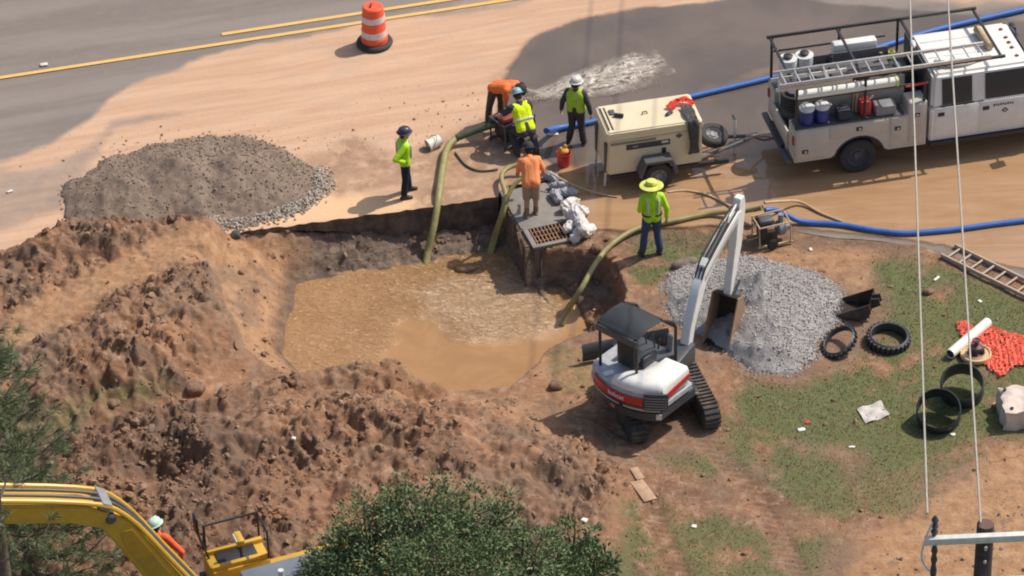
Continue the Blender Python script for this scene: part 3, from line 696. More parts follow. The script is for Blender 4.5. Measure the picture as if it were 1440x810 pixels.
def stone_mat(name, lo, mid, hi, sc=40):
    m, nt, b = new_mat(name); v = objco(nt); t_ = attr(nt, 'tone')
    n1 = noise(nt, v, 1.4, 5, 0.65); n2 = noise(nt, v, sc, 4, 0.8)
    c = mixc(nt, ramp(nt, n2, 0.38, 0.66), lo, hi); c = mixc(nt, 0.5, c, mixc(nt, t_, lo, hi)); c = mixc(nt, mth(nt, 'MULTIPLY', ramp(nt, n1, 0.4, 0.7), 0.6), c, mid)
    nt.links.new(c, b.inputs['Base Color']); b.inputs['Roughness'].default_value = 0.9; b.inputs['Specular IOR Level'].default_value = 0.25
    nt.links.new(bump(nt, n2, 0.6, 0.03), b.inputs['Normal']); return m
m_grey = stone_mat('grey_gravel', (0.25, 0.23, 0.22), (0.45, 0.415, 0.39), (0.62, 0.585, 0.55))
heap('gravel_pile', 'pale grey crushed stone pile behind the small excavator bucket', 'gravel pile',
     [(932, 432), (940, 395), (962, 372), (1040, 360), (1110, 372), (1165, 395), (1190, 420), (1182, 450), (1150, 480), (1140, 515), (1110, 530), (1060, 524), (1012, 496), (985, 470), (945, 458)],
     [(1075, 388, 1.05, 0.55), (1030, 400, 0.85, 0.6), (1130, 420, 0.75, 0.5)], 1.1, m_grey, m_grey, 12500, (0.010, 0.028), 201)
m_brown = stone_mat('brown_gravel', (0.185, 0.132, 0.098), (0.26, 0.195, 0.148), (0.33, 0.258, 0.20), 11)
heap('gravel_pile', 'brown-grey fill heap on the sandy road at left', 'gravel pile',
     [(88, 300), (95, 262), (140, 230), (205, 206), (280, 194), (345, 194), (400, 212), (440, 238), (452, 262), (425, 290), (350, 318), (200, 335), (95, 330)],
     [(250, 225, 0.75, 0.42), (330, 222, 0.7, 0.42), (180, 250, 0.6, 0.4), (380, 245, 0.45, 0.4)], 0.8, m_brown, m_brown, 4200, (0.007, 0.032), 221, 0.5, True)
m_pale = stone_mat('pale_stone', (0.34, 0.28, 0.23), (0.44, 0.37, 0.30), (0.56, 0.48, 0.40), 50)
pl = [(*at(p[0], p[1])[:2], 0) for p in [(448, 245), (452, 265), (430, 285), (395, 300), (345, 312), (300, 318)]]
x = rng.uniform(-8, -2, 60000); y = rng.uniform(1, 6, 60000); dd_, _ = lsd(pl, x, y); k = rng.uniform(0, 1, len(x)) < np.exp(-(dd_ / 0.17) ** 2); x, y = x[k][:2200], y[k][:2200]
r = rng.uniform(0.015, 0.04, len(x))
rocks('pale_stones', np.stack([x, y, np.maximum(ground_z(x, y), 0) + r * 0.3 + rng.uniform(0, 0.1, len(x)) * np.exp(-(lsd(pl, x, y)[0] / 0.15) ** 2)], 1), r, m_pale, seed=9); tag(bpy.data.objects['pale_stones'], 'pale stones spilled along the foot of the brown heap', kind='stuff')
# ---------------------------------------------------------------- people
def rawcap(bm, p0, p1, r0, r1, flat=False, sy=1.0, n=10):
    """tapered capsule (or a flat-ended frustum) between two joints"""
    p0 = Vector(p0); p1 = Vector(p1); ax = p1 - p0; L = max(ax.length, 1e-4)
    q = ax.to_track_quat('Z', 'Y').to_matrix().to_4x4(); Mx = Matrix.Translation(p0) @ q
    prof = []
    if flat: prof = [(0, 0), (r0, 0), (r1, L), (0, L)]
    else:
        for k in range(5): a = -PI / 2 + k * PI / 8; prof.append((max(0, r0 * math.cos(a)) if k else 0, r0 * math.sin(a)))
        for k in range(5): a = k * PI / 8; prof.append((r1 * math.cos(a) if k < 4 else 0, L + r1 * math.sin(a)))
    rings = []
    for r, z in prof:
        rings.append([bm.verts.new(Mx @ Vector((0, 0, z)))] if r < 1e-6 else [bm.verts.new(Mx @ Vector((r * math.cos(k * 2 * PI / n), r * math.sin(k * 2 * PI / n), z))) for k in range(n)])
    for A, B in zip(rings[:-1], rings[1:]):
        for k in range(n):
            k2 = (k + 1) % n
            if len(A) == 1: bm.faces.new((A[0], B[k2], B[k]))
            elif len(B) == 1: bm.faces.new((A[k], A[k2], B[0]))
            else: bm.faces.new((A[k], A[k2], B[k2], B[k]))
def fuse(name, shapes, mat, parent, voxel=0.012, smooth=3, ratio=1.0, label=None, extra=None):
    """one continuous surface over overlapping limbs"""
    bm = bmesh.new()
    for s in shapes: rawcap(bm, *s[:4], **(s[4] if len(s) > 4 else {}))
    if extra: extra(bm)
    bmesh.ops.recalc_face_normals(bm, faces=bm.faces[:])
    me = bpy.data.meshes.new(name); bm.to_mesh(me); bm.free()
    o = bpy.data.objects.new('tmp', me); COL.objects.link(o)
    md = o.modifiers.new('a', 'REMESH'); md.mode = 'VOXEL'; md.voxel_size = voxel; md.use_smooth_shade = True
    if smooth: sm = o.modifiers.new('b', 'SMOOTH'); sm.iterations = smooth; sm.factor = 0.5
    if ratio < 1: dc = o.modifiers.new('c', 'DECIMATE'); dc.ratio = ratio
    dg = bpy.context.evaluated_depsgraph_get()
    m2 = bpy.data.meshes.new_from_object(o.evaluated_get(dg)); m2.name = name
    bpy.data.objects.remove(o); bpy.data.meshes.remove(me)
    for p in m2.polygons: p.use_smooth = True
    m2.materials.clear()
    return link_mesh(name, m2, mat, parent, label)

SKIN = M('skin', (0.46, 0.25, 0.165), 0.55, var=0.08)
SKIN_D = M('dark_skin', (0.15, 0.078, 0.05), 0.5, var=0.08)
def cloth(name, col, dirt=0.25, var=0.1): return M(name, col, 0.9, var=var, scale=6, dirt=dirt, bmp=0.6, bscale=28, spec=0.2)
LIME = cloth('lime_hivis', (0.46, 0.78, 0.03), 0.1); LIME2 = cloth('yellow_hivis', (0.70, 0.86, 0.02), 0.05); ORANGE = cloth('orange_shirt', (0.85, 0.20, 0.06), 0.15)
ORANGE2 = cloth('pale_orange_shirt', (0.90, 0.30, 0.12), 0.12); NAVY = cloth('navy_trousers', (0.022, 0.026, 0.045), 0.1); JEANS = cloth('blue_jeans', (0.055, 0.08, 0.15), 0.2)
GREYC = cloth('charcoal_cloth', (0.06, 0.06, 0.07), 0.15); KHAKI = cloth('khaki_cloth', (0.36, 0.27, 0.19), 0.35); MUDC = cloth('mud_stained_cloth', (0.10, 0.08, 0.065), 0.5)
BOOT = M('boot_leather', (0.03, 0.024, 0.02), 0.7, dirt=0.4); TANBOOT = M('tan_boot', (0.25, 0.15, 0.08), 0.8, dirt=0.4)
REFL = M('reflective_tape', (0.55, 0.57, 0.56), 0.35, var=0.08, metal=0.2); HAIR = M('dark_hair', (0.02, 0.016, 0.013), 0.7, bmp=0.6, bscale=80)
HATD = M('dark_hard_hat', (0.05, 0.05, 0.075), 0.35); HATW = M('grey_white_hard_hat', (0.62, 0.58, 0.55), 0.4, dirt=0.15); HATB = M('pale_blue_hard_hat', (0.26, 0.38, 0.42), 0.4)
HATG = M('pale_green_hard_hat', (0.50, 0.66, 0.55), 0.4); STRAW = M('lime_straw_hat', (0.72, 0.74, 0.16), 0.9, bmp=0.6, bscale=120); EYE = M('eye', (0.03, 0.025, 0.02), 0.2)
HATBK = M('black_cap', (0.03, 0.03, 0.035), 0.8)

def person(label, loc, face, J=None, lean=0.0, tilt=0.0, twist=0.0, head=(0, 0), k=1.0, skin=SKIN, shirt=None, sleeve='long', trousers=None, legs='long', vest=None, tape=None,
           boots=BOOT, hat=None, hatmat=None, stride=0.0, group=None, hem=0.92, belt=None):
    """face: heading in radians; joints in the person's own frame, x forward, y left. lean bends the trunk at the hips"""
    t = thing('person', label, 'person', loc, face, group)
    j = dict(pel=(0, 0, .96), waist=(0, 0, 1.10), chest=(0.0, 0, 1.34), neck=(0.0, 0, 1.50), head=(0.025, 0, 1.655),
             shl=(0, .185, 1.44), shr=(0, -.185, 1.44), ell=(-.02, .25, 1.14), elr=(-.02, -.25, 1.14), wrl=(.07, .26, .89), wrr=(.07, -.26, .89),
             hpl=(0, .095, .93), hpr=(0, -.095, .93), knl=(.03, .11, .50), knr=(.03, -.11, .50), anl=(0, .13, .09), anr=(0, -.13, .09))
    j = {a: Vector(b) for a, b in j.items()}
    j['anl'].x += stride; j['anr'].x -= stride; j['knl'].x += stride * .5; j['knr'].x -= stride * .5
    Rm = Matrix.Rotation(twist, 3, 'Z') @ Matrix.Rotation(tilt, 3, 'X') @ Matrix.Rotation(lean, 3, 'Y')
    for a in ('waist', 'chest', 'neck', 'head', 'shl', 'shr', 'ell', 'elr', 'wrl', 'wrr'): j[a] = j['pel'] + Rm @ (j[a] - j['pel'])
    for a, b in (J or {}).items(): j[a] = Vector(b)
    j = {a: b * k for a, b in j.items()}
    up = (j['neck'] - j['waist']).normalized(); lat = (j['shl'] - j['shr']).normalized(); fwd = lat.cross(up).normalized()
    hp = j['head']; Hm = Matrix((fwd, lat, up)).transposed() @ Matrix.Rotation(head[1], 3, 'Z') @ Matrix.Rotation(head[0], 3, 'Y')
    hv = lambda x, y, z: hp + Hm @ Vector((x, y, z))
    B = []
    # head: skull, jaw, nose, ears, neck
    B += [(hv(-.015, 0, .035), hv(.015, 0, .03), .088, .085), (hv(.02, 0, -.01), hv(.045, 0, -.075), .078, .05), (hv(.095, 0, .0), hv(.112, 0, -.03), .012, .017),
          (hv(0, .082, -.015), hv(-.005, .088, .02), .014, .02), (hv(0, -.082, -.015), hv(-.005, -.088, .02), .014, .02), (hv(.085, 0, -.065), hv(.09, 0, -.062), .014, .014),
          (j['neck'] - up * .03, hv(-.01, 0, -.06), .062, .056)]
    # trunk
    c, w, p = j['chest'], j['waist'], j['pel']
    trunk = []
    for s in (1, -1):
        trunk += [(c + lat * s * .085 + up * .04, w + lat * s * .065, .108, .098), (w + lat * s * .065, p + lat * s * .075 - up * 0.02, .098, .108), (c + lat * s * .05 + up * .08, j['shl' if s > 0 else 'shr'] - lat * s * .02, .075, .066)]
    trunk += [(c - up * .02, w, .115, .105), (c + up * .08, j['neck'], .08, .062)]
    B += trunk
    arms = {}; lg = {}
    for s, n_ in ((1, 'l'), (-1, 'r')):
        sh, el, wr, hpj, kn, an = (j[q + n_] for q in ('sh', 'el', 'wr', 'hp', 'kn', 'an'))
        arms[n_] = [(sh, el, .058, .042), (el, wr, .043, .028)]
        lg[n_] = [(hpj, kn, .092, .058), (kn, kn.lerp(an, .35), .058, .058), (kn.lerp(an, .35), an, .058, .04)]
        B += arms[n_] + lg[n_]
        # hand: palm, four unequal curled fingers, a thumb from the side of the palm
        d = (wr - el).normalized(); side = lat * s; pal = side.cross(d).normalized() * s
        fw = d.cross(side).normalized() * -s
        fw = fwd - d * fwd.dot(d); fw = fw.normalized() if fw.length > .1 else up
        inn = d.cross(fw).normalized(); inn = inn if inn.dot(-side) > 0 else -inn
        pc = wr + d * .05
        B += [(wr + d * .015 + fw * .012, pc + d * .03 + fw * .018, .02, .018), (wr + d * .015 - fw * .012, pc + d * .03 - fw * .018, .02, .018)]
        for q, ln in ((.032, .072), (.011, .08), (-.011, .075), (-.032, .06)):
            b0 = pc + d * .035 + fw * q; b1 = b0 + d * ln * .5 + inn * .012; b2 = b1 + d * ln * .32 + inn * .024
            B += [(b0, b1, .0105, .0095), (b1, b2, .0095, .0085)]
        t0 = wr + d * .025 + fw * .028; t1 = t0 + d * .03 + fw * .03 + inn * .012
        B += [(t0, t1, .013, .011), (t1, t1 + d * .03 + inn * .008, .011, .009)]
        # foot
        B += [(an, an + Vector((.01, 0, -.03)), .042, .04), (an + Vector((-.04, 0, -.05)), an + Vector((.13, s * .01, -.06)), .034, .03)]
    fuse('body', B, skin, t, .0085, 2, .35)
    for s in (1, -1): MB().ball(hv(.088, s * .032, .012), .012, u=8, v=6).build('eye', EYE, t)
    if hat != 'none':
        fuse('hair', [(hv(-.03, 0, .045), hv(-.005, 0, .055), .089, .087)] + [(hv(-.05, s * .03, -.03), hv(-.03, s * .04, .02), .05, .06) for s in (1, -1)], HAIR, t, .014, 2)
    G = lambda L, g: [(a, b, r0 + g, r1 + g) for a, b, r0, r1 in L]
    if trousers:
        P = [(p + lat * .07, p - lat * .07, .112, .112), (p + lat * .075 + up * .06, p - lat * .075 + up * .06, .106, .106)]
        for n_ in 'lr':
            L = G(lg[n_], .017)
            if legs == 'long': an = j['an' + n_]; kn = j['kn' + n_]; L[2] = (L[2][0], an + (kn - an).normalized() * .05, .078, .072)
            else: L = [L[0]]; L[0] = (L[0][0], L[0][1], L[0][2], .088)
            P += L
        fuse('trousers' if legs == 'long' else 'shorts', P, trousers, t, .014, 3, .6)
    if shirt:
        Sx = G(trunk, .016) + [(w + lat * s * .07, p + lat * s * .075 + up * .03, .116, .122) for s in (1, -1)] + [(w, p + up * .03, .13, .135), (c, w, .125, .13)]
        for n_ in 'lr':
            a = G(arms[n_], .016)
            if sleeve == 'long': a[1] = (a[1][0], a[1][1] + (a[1][0] - a[1][1]).normalized() * .03, .058, .048); Sx += a
            elif sleeve == 'short': m_ = a[0][0].lerp(a[0][1], .62); Sx.append((a[0][0], m_, .075, .068))
        fuse('shirt', Sx, shirt, t, .013, 3, .6)
    if vest:
        vs = [(c + lat * s * .085 + up * .04, w + lat * s * .072, .134, .126) for s in (1, -1)] + [(w + lat * s * .072, p + lat * s * .08 + up * .05, .126, .132) for s in (1, -1)] + \
             [(c, w, .14, .13), (c + lat * .06 + up * .1, c - lat * .06 + up * .1, .09, .09)] + [(c + lat * s * .05 + up * .09, j['shl' if s > 0 else 'shr'] - lat * s * .05 + up * .005, .085, .08) for s in (1, -1)]
        fuse('vest', vs, vest, t, .013, 3, .6)
    g = .15 if vest else .137
    if tape:
        if 'waist' in tape:
            q0 = w.lerp(c, .25); q1 = q0 + up * .05
            fuse('reflective_band', [(q0 + lat * y, q1 + lat * y, g - .008, g - .008, dict(flat=True, n=20)) for y in (-.09, -.045, 0, .045, .09)], REFL, t, .012, 1, .8)
        if 'straps' in tape:
            for s in (1, -1):
                mb = MB(); pts = []
                for f in (-1, 1):
                    line = [w + lat * s * .10 - up * .02, w.lerp(c, .5) + lat * s * .105, c + lat * s * .11 + up * .04, c + lat * s * .11 + up * .10]
                    offs = [g - .012, g - .006, g - .012, g - .055]
                    pp = [a + fwd * f * o for a, o in zip(line, offs)]
                    pts += pp if f < 0 else pp[::-1]
                pts.insert(4, c + lat * s * .11 + up * .165)
                L = [(a, b, .024, .024) for a, b in zip(pts[:-1], pts[1:])]
                fuse('reflective_strap', L, REFL, t, .012, 1, .8)
    if belt:
        fuse('belt', [(p + up * .05 + lat * y, p + up * .09 + lat * y, .128, .127, dict(flat=True, n=18)) for y in (-.08, 0, .08)], belt, t, .012, 1, .8)
    if boots:
        for n_, s in (('l', 1), ('r', -1)):
            an = j['an' + n_]; kn = j['kn' + n_]
            fuse('boot', [(an + (kn - an).normalized() * (.14 if legs == 'short' else .06), an, .058, .056), (an + Vector((-.045, 0, -.048)), an + Vector((.15, s * .012, -.052)), .043, .04), (an, an + Vector((.09, s * .008, -.03)), .05, .04)], boots, t, .012, 2, .6)
    if hat:
        Hx = Matrix.Translation(hp) @ Hm.to_4x4()
        mb = MB()
        if hat == 'hard':
            mb.lathe([(.150, .052), (.152, .060), (.122, .068), (.120, .10), (.106, .142), (.075, .168), (.035, .178), (0, .18)], 24, Hx @ Matrix.Translation((.008, 0, 0)) @ Matrix.Diagonal((1.1, .95, 1, 1)))
            mb.box(Hx @ Vector((.02, 0, .176)), (.16, .02, .014), bev=.006)
        elif hat == 'straw':
            mb.lathe([(.235, .035), (.238, .042), (.17, .058), (.115, .064), (.11, .12), (.095, .15), (.05, .158), (0, .150)], 28, Hx @ Matrix.Diagonal((1.08, 1, 1, 1)))
        elif hat == 'cap':
            mb.lathe([(.104, .03), (.106, .06), (.098, .11), (.06, .145), (0, .155)], 20, Hx @ Matrix.Diagonal((1.08, .95, 1, 1)))
            mb.prism([(.06, -.07), (.15, -.06), (.185, 0), (.15, .06), (.06, .07)], .045, .055, 'z', .003)
            vs = [v for v in mb.bm.verts][-0:]
        o = mb.build('hard_hat' if hat == 'hard' else ('straw_hat' if hat == 'straw' else 'cap'), hatmat, t)
        if hat == 'straw':
            MB().lathe([(.113, .066), (.117, .068), (.115, .09), (.11, .092)], 24, Hx @ Matrix.Diagonal((1.08, 1, 1, 1))).build('hat_band', M('hat_band', (0.35, 0.30, 0.06), 0.9), t)
    return t, j
def yaw(px0, px1):
    a, b_ = at(*px0), at(*px1); return math.atan2(b_.y - a.y, b_.x - a.x)

# the crew round the pump
def foot(px, py): return on(px, py, True)
person('person in lime shirt and navy trousers standing alone with hand on hip', foot(571, 274), R(12), dict(elr=(-.26, -.30, 1.20), wrr=(-.04, -.20, 1.04), ell=(-.05, .27, 1.15), wrl=(.06, .25, .92), anl=(0.10, .14, .09), anr=(-0.08, -.16, .09), knl=(.07, .13, .5), knr=(-.02, -.14, .5)),
       shirt=LIME, trousers=NAVY, hat='hard', hatmat=HATD, tape=('straps',), k=.90)
person('person in orange shirt bent far forward over the pump', foot(699, 172), R(-40), dict(wrl=(.60, .18, .62), wrr=(.58, -.16, .60), ell=(.50, .26, .80), elr=(.48, -.26, .78), anl=(-.05, .2, .09), anr=(-.1, -.2, .09), knl=(-.02, .18, .5), knr=(-.06, -.18, .5)),
       lean=R(70), shirt=ORANGE, sleeve='short', trousers=MUDC, hat='hard', hatmat=HATBK, head=(R(15), 0), k=.93)
person('person in yellow safety vest crouching at the pump, back turned', foot(740, 217), R(112), dict(pel=(-.05, 0, .62), hpl=(-.05, .10, .60), hpr=(-.05, -.10, .60), waist=(.06, 0, .74), chest=(.20, 0, .95), neck=(.30, 0, 1.10), head=(.39, 0, 1.22),
       shl=(.27, .19, 1.05), shr=(.27, -.19, 1.05), ell=(.38, .40, .82), elr=(.42, -.30, .78), wrl=(.56, .36, .74), wrr=(.62, -.18, .66), knl=(.34, .22, .50), knr=(.30, -.24, .46), anl=(.0, .18, .09), anr=(-.1, -.2, .09)),
       shirt=GREYC, sleeve='short', vest=LIME2, trousers=GREYC, hat='hard', hatmat=HATB, tape=('waist',), k=1.0)
person('person in grey clothes and lime vest standing with back turned by the jet of water', foot(811, 203), R(72), dict(ell=(-.05, .31, 1.16), elr=(-.03, -.31, 1.16), wrl=(.02, .36, .90), wrr=(.04, -.34, .88), anl=(0, .19, .09), anr=(0, -.17, .09)),
       shirt=GREYC, trousers=GREYC, vest=cloth('faded_lime_vest', (0.42, 0.60, 0.06), 0.15), hat='hard', hatmat=HATW, head=(R(5), R(-20)), k=.90)
person('person in orange shirt and khaki shorts stooping on the concrete slab', foot(748, 304), R(95), dict(wrl=(.52, .14, .74), wrr=(.50, -.24, .72), ell=(.36, .27, .92), elr=(.34, -.34, .92), knl=(.04, .1, .5), knr=(.02, -.1, .5), anl=(-.05, .12, .09), anr=(0.06, -.1, .09)),
       lean=R(36), shirt=ORANGE2, sleeve='short', trousers=KHAKI, legs='short', boots=TANBOOT, hat='hard', hatmat=HATBK, head=(R(-5), R(10)), k=.90)
g = on(917, 358)
person('person in wide lime straw hat and jeans watching from the bank, back turned', g, R(98), dict(ell=(-.06, .26, 1.18), elr=(-.02, -.30, 1.14), wrl=(.16, .16, 1.02), wrr=(.02, -.31, .88), anl=(0, .20, .09), anr=(0, -.17, .09), knl=(.03, .15, .5)),
       shirt=LIME, trousers=JEANS, hat='straw', hatmat=STRAW, tape=('straps',), belt=HATBK, head=(R(6), R(8)), k=.98)
g = on(240, 842)
person('person in orange-red overalls and pale green hard hat behind the yellow boom', g, R(60), dict(ell=(.1, .26, 1.16), elr=(.1, -.28, 1.16)), tilt=R(-16), shirt=cloth('red_orange_suit', (0.86, 0.13, 0.05), 0.08), trousers=cloth('red_orange_suit', (0.86, 0.13, 0.05), 0.08),
       hat='hard', hatmat=HATG, belt=HATBK, k=.95)
# ---------------------------------------------------------------- shared materials of the machines
WHITE = M('white_paint', (0.76, 0.735, 0.685), 0.35, var=0.05, scale=4, dirt=0.22, dirtcol=(0.45, 0.36, 0.27), coat=0.3)
OFFW = M('grimy_white_paint', (0.52, 0.47, 0.405), 0.45, var=0.06, scale=4, dirt=0.35, dirtcol=(0.36, 0.28, 0.20))
BEIGE = M('beige_paint', (0.72, 0.60, 0.40), 0.45, var=0.05, scale=3, dirt=0.12, dirtcol=(0.45, 0.34, 0.22))
BLACK = M('black_rubber', (0.034, 0.033, 0.034), 0.75, dirt=0.3, dirtcol=(0.16, 0.11, 0.075))  # black lifted a little: a thin haze put into the base colour
BLKM = M('black_metal', (0.03, 0.03, 0.033), 0.5, dirt=0.15)
DGREY = M('dark_grey_steel', (0.09, 0.09, 0.095), 0.55, dirt=0.2)
MGREY = M('mid_grey_steel', (0.24, 0.24, 0.25), 0.5, dirt=0.2)
ALU = M('aluminium', (0.62, 0.60, 0.57), 0.38, metal=0.55, var=0.08, dirt=0.15)
GLASS = M('dark_glass', (0.015, 0.018, 0.025), 0.06, var=0.02, spec=0.8)
AMBER = M('amber_lens', (0.25, 0.09, 0.02), 0.2); REDP = M('red_plastic', (0.58, 0.05, 0.045), 0.4, dirt=0.1); RUST = M('rusty_brown', (0.27, 0.15, 0.09), 0.85, var=0.25, scale=14, dirt=0.3)
BLUEP = M('blue_plastic', (0.03, 0.05, 0.22), 0.4); PVC = M('white_pvc', (0.80, 0.77, 0.68), 0.35, var=0.04, dirt=0.1); TAN = M('tan_canvas', (0.48, 0.34, 0.21), 0.9, dirt=0.2)
PALEP = M('pale_plastic', (0.66, 0.65, 0.62), 0.5, dirt=0.15)

def panel(mb, q, th):
    """thin plate over four corners, pushed out along its normal"""
    q = [Vector(p) for p in q]; nrm = (q[1] - q[0]).cross(q[3] - q[0]).normalized() * th
    A = [mb.bm.verts.new(p) for p in q]; B = [mb.bm.verts.new(p + nrm) for p in q]
    mb.bm.faces.new(A[::-1]); mb.bm.faces.new(B)
    for i in range(4): mb.bm.faces.new((A[i], A[(i + 1) % 4], B[(i + 1) % 4], B[i]))
    return mb
def wheel(parent, c, r, w, side, hub=MGREY, name='wheel'):
    Mx = Matrix.Translation(c) @ Matrix.Rotation(PI / 2 * side, 4, 'X')
    ty = MB().lathe([(r * .58, -w / 2), (r * .9, -w / 2), (r, -w * .36), (r, w * .36), (r * .9, w / 2), (r * .58, w / 2), (r * .55, 0)], 28, Mx, closed=True).build(name, BLACK, parent)
    MB().lathe([(0, w * .15), (r * .2, w * .22), (r * .25, w * .08), (r * .48, w * .05), (r * .57, w * .4), (r * .57, -w * .4), (0, -w * .4)], 22, Mx).build('rim', hub, ty)
    for k in range(6):
        a = k * PI / 3; p = Mx @ Vector((r * .34 * math.cos(a), r * .34 * math.sin(a), w * .06)); q = Mx @ Vector((r * .34 * math.cos(a), r * .34 * math.sin(a), w * .13))
        MB().cyl(p, q, r * .045, seg=6).build('lug_nut', DGREY, ty)
    return ty

# ---------------------------------------------------------------- utility truck
gt = at(1207, 241); TRZ = ROAD_RZ - R(1.6); ax = Vector((gt.x, gt.y, 0)) + Vector((-U.y, U.x, 0)) * 0.9
T = thing('utility_truck', 'white crew cab utility truck with service body and overhead rack, standing in flood water', 'truck', ax, TRZ)
def tx(x, y, z): return (Matrix.Translation(ax) @ Matrix.Rotation(TRZ, 4, 'Z')) @ Vector((x, y, z))
arch = [(0.52 * math.cos(a), 0.42 + 0.50 * math.sin(a)) for a in [k * PI / 12 for k in range(1, 12)]]
for s in (-1, 1):
    out = [(-1.38, .50), (-.56, .50)] + arch[::-1] + [(.56, .50), (1.42, .50), (1.42, 1.55), (1.02, 1.55), (1.02, 1.29), (-1.38, 1.29)]
    sp = MB().prism(out, s * 1.0, s * .55, 'y', 0.012).build('side_box', OFFW, T)
    for x0, x1, z0, z1 in ((-1.36, -.66, .56, 1.27), (-.64, .60, .96, 1.27), (.64, 1.00, .56, 1.27), (1.04, 1.40, .56, 1.53)):
        d_ = MB().box(((x0 + x1) / 2, s * 1.006, (z0 + z1) / 2), (x1 - x0 - .02, .016, z1 - z0 - .015), bev=.006).build('compartment_door', OFFW, T)
        hx = (x0 + x1) / 2 if x1 - x0 > 1 else (x0 + .16 if x0 > 0 else x0 + .2)
        hz = (z0 + z1) / 2 + .02 if x1 - x0 > 1 else (z1 - .26 if x0 > 0 else z0 + .2)
        MB().box((hx, s * 1.018, hz), (.13, .02, .09), bev=.008).build('latch', BLKM, d_); MB().box((hx + .01, s * 1.030, hz), (.05, .012, .045), bev=.004).build('latch_paddle', ALU, d_)
    MB().prism([(-.6, .52)] + [(x * 1.06, .42 + (z - .42) * 1.06) for x, z in arch[::-1]] + [(.6, .52), (.54, .50)] + [(x, z) for x, z in arch] + [(-.54, .50)], s * 1.01, s * .92, 'y').build('wheel_arch_trim', BLKM, T)
    # shelf back wall and stanchions over the side box
    MB().box((-.1, s * .56, 1.62), (2.3, .03, .76), bev=.006).build('shelf_wall', M('shaded_grimy_grey', (0.30, 0.28, 0.255), .6, dirt=.4) if s < 0 else DGREY, T)  # near wall greyed: shade under the rack is put into its colour
    MB().box((-.2, s * .78, 1.305), (2.3, .42, .02)).build('shelf', DGREY, T)
    for x in (-1.34, .1, 1.36):
        MB().box((x, s * .95, 1.79), (.05, .05, 1.10), bev=.006).build('rack_post', BLKM, T)
    MB().box((.80, s * .95, 2.36), (4.5, .05, .06), bev=.006).build('rack_rail', BLKM, T)
    MB().box((-.1, s * .95, 2.0), (2.4, .03, .04), bev=.006).build('rack_rail', BLKM, T)
for x in (-1.38, .05, 1.42, 2.98): MB().box((x, 0, 2.333), (.05, 1.9, .05), bev=.006).build('crossbar', BLKM, T)
MB().box((.02, 0, .62), (2.74, 1.08, .10)).build('bed_floor', DGREY, T)
MB().box((-1.40, 0, .78), (.05, 1.12, .46), bev=.01).build('tailgate', OFFW, T)
MB().box((-1.47, 0, .50), (.12, 1.9, .08), bev=.012).build('step_bumper', DGREY, T)
for k in range(7):
    o = MB(); panel(o, [(-1.386, -.97, .62 + k * .085), (-1.386, -.62, .66 + k * .085), (-1.386, -.62, .70 + k * .085), (-1.386, -.97, .66 + k * .085)], -.006); o.build('chevron_stripe', M('yellow_reflector', (0.75, 0.62, 0.25), 0.4) if k % 2 else M('white_reflector', (0.8, 0.78, 0.72), 0.4), T)
for s in (-1, 1): MB().box((-1.395, s * .93, 1.02), (.03, .09, .2), bev=.008).build('tail_light', M('red_lens', (0.35, 0.02, 0.02), 0.25), T)
MB().box((2.1, 0, .55), (7.2, .9, .16)).build('chassis', BLKM, T)
for s in (-1, 1):
    wheel(T, (0, s * .84, .40), .40, .26, -s if s > 0 else 1, DGREY); wheel(T, (4.45, s * .84, .40), .40, .26, -s if s > 0 else 1, DGREY)
    MB().cyl((0, s * .57, .40), (0, s * .70, .40), .395, seg=26, bev=.03).build('inner_tyre', BLACK, T)
# crew cab
MB().prism([(1.50, .52), (4.1, .52), (4.15, .62), (4.22, 1.25), (4.18, 1.30), (1.50, 1.30)], -.97, .97, 'y', 0.03).build('cab_body', WHITE, T)
def gh(x, z, s):   # the glasshouse leans in towards the roof
    f = (z - 1.30) / (2.03 - 1.30); return Vector((x, s * (.945 - .13 * f), z))
bm = MB()
lo = [(1.52, -.945), (4.2, -.945), (4.2, .945), (1.52, .945)]; hi = [(1.58, -.815), (3.62, -.815), (3.62, .815), (1.58, .815)]
b_ = bmesh.new(); A = [b_.verts.new((x, y, 1.295)) for x, y in lo]; B_ = [b_.verts.new((x, y, 2.03)) for x, y in hi]
b_.faces.new(A[::-1]); b_.faces.new(B_)
for i in range(4): b_.faces.new((A[i], A[(i + 1) % 4], B_[(i + 1) % 4], B_[i]))
bmesh.ops.bevel(b_, geom=b_.edges[:], offset=.06, segments=3, affect='EDGES'); bm._merge(b_, Matrix.Identity(4)); bm.build('cab_roof', WHITE, T)
ridge_mb = [MB().box((2.45, y, 2.034), (1.5, .05, .014), bev=.005).build('roof_rib', WHITE, T) for y in (-.45, -.15, .15, .45)]
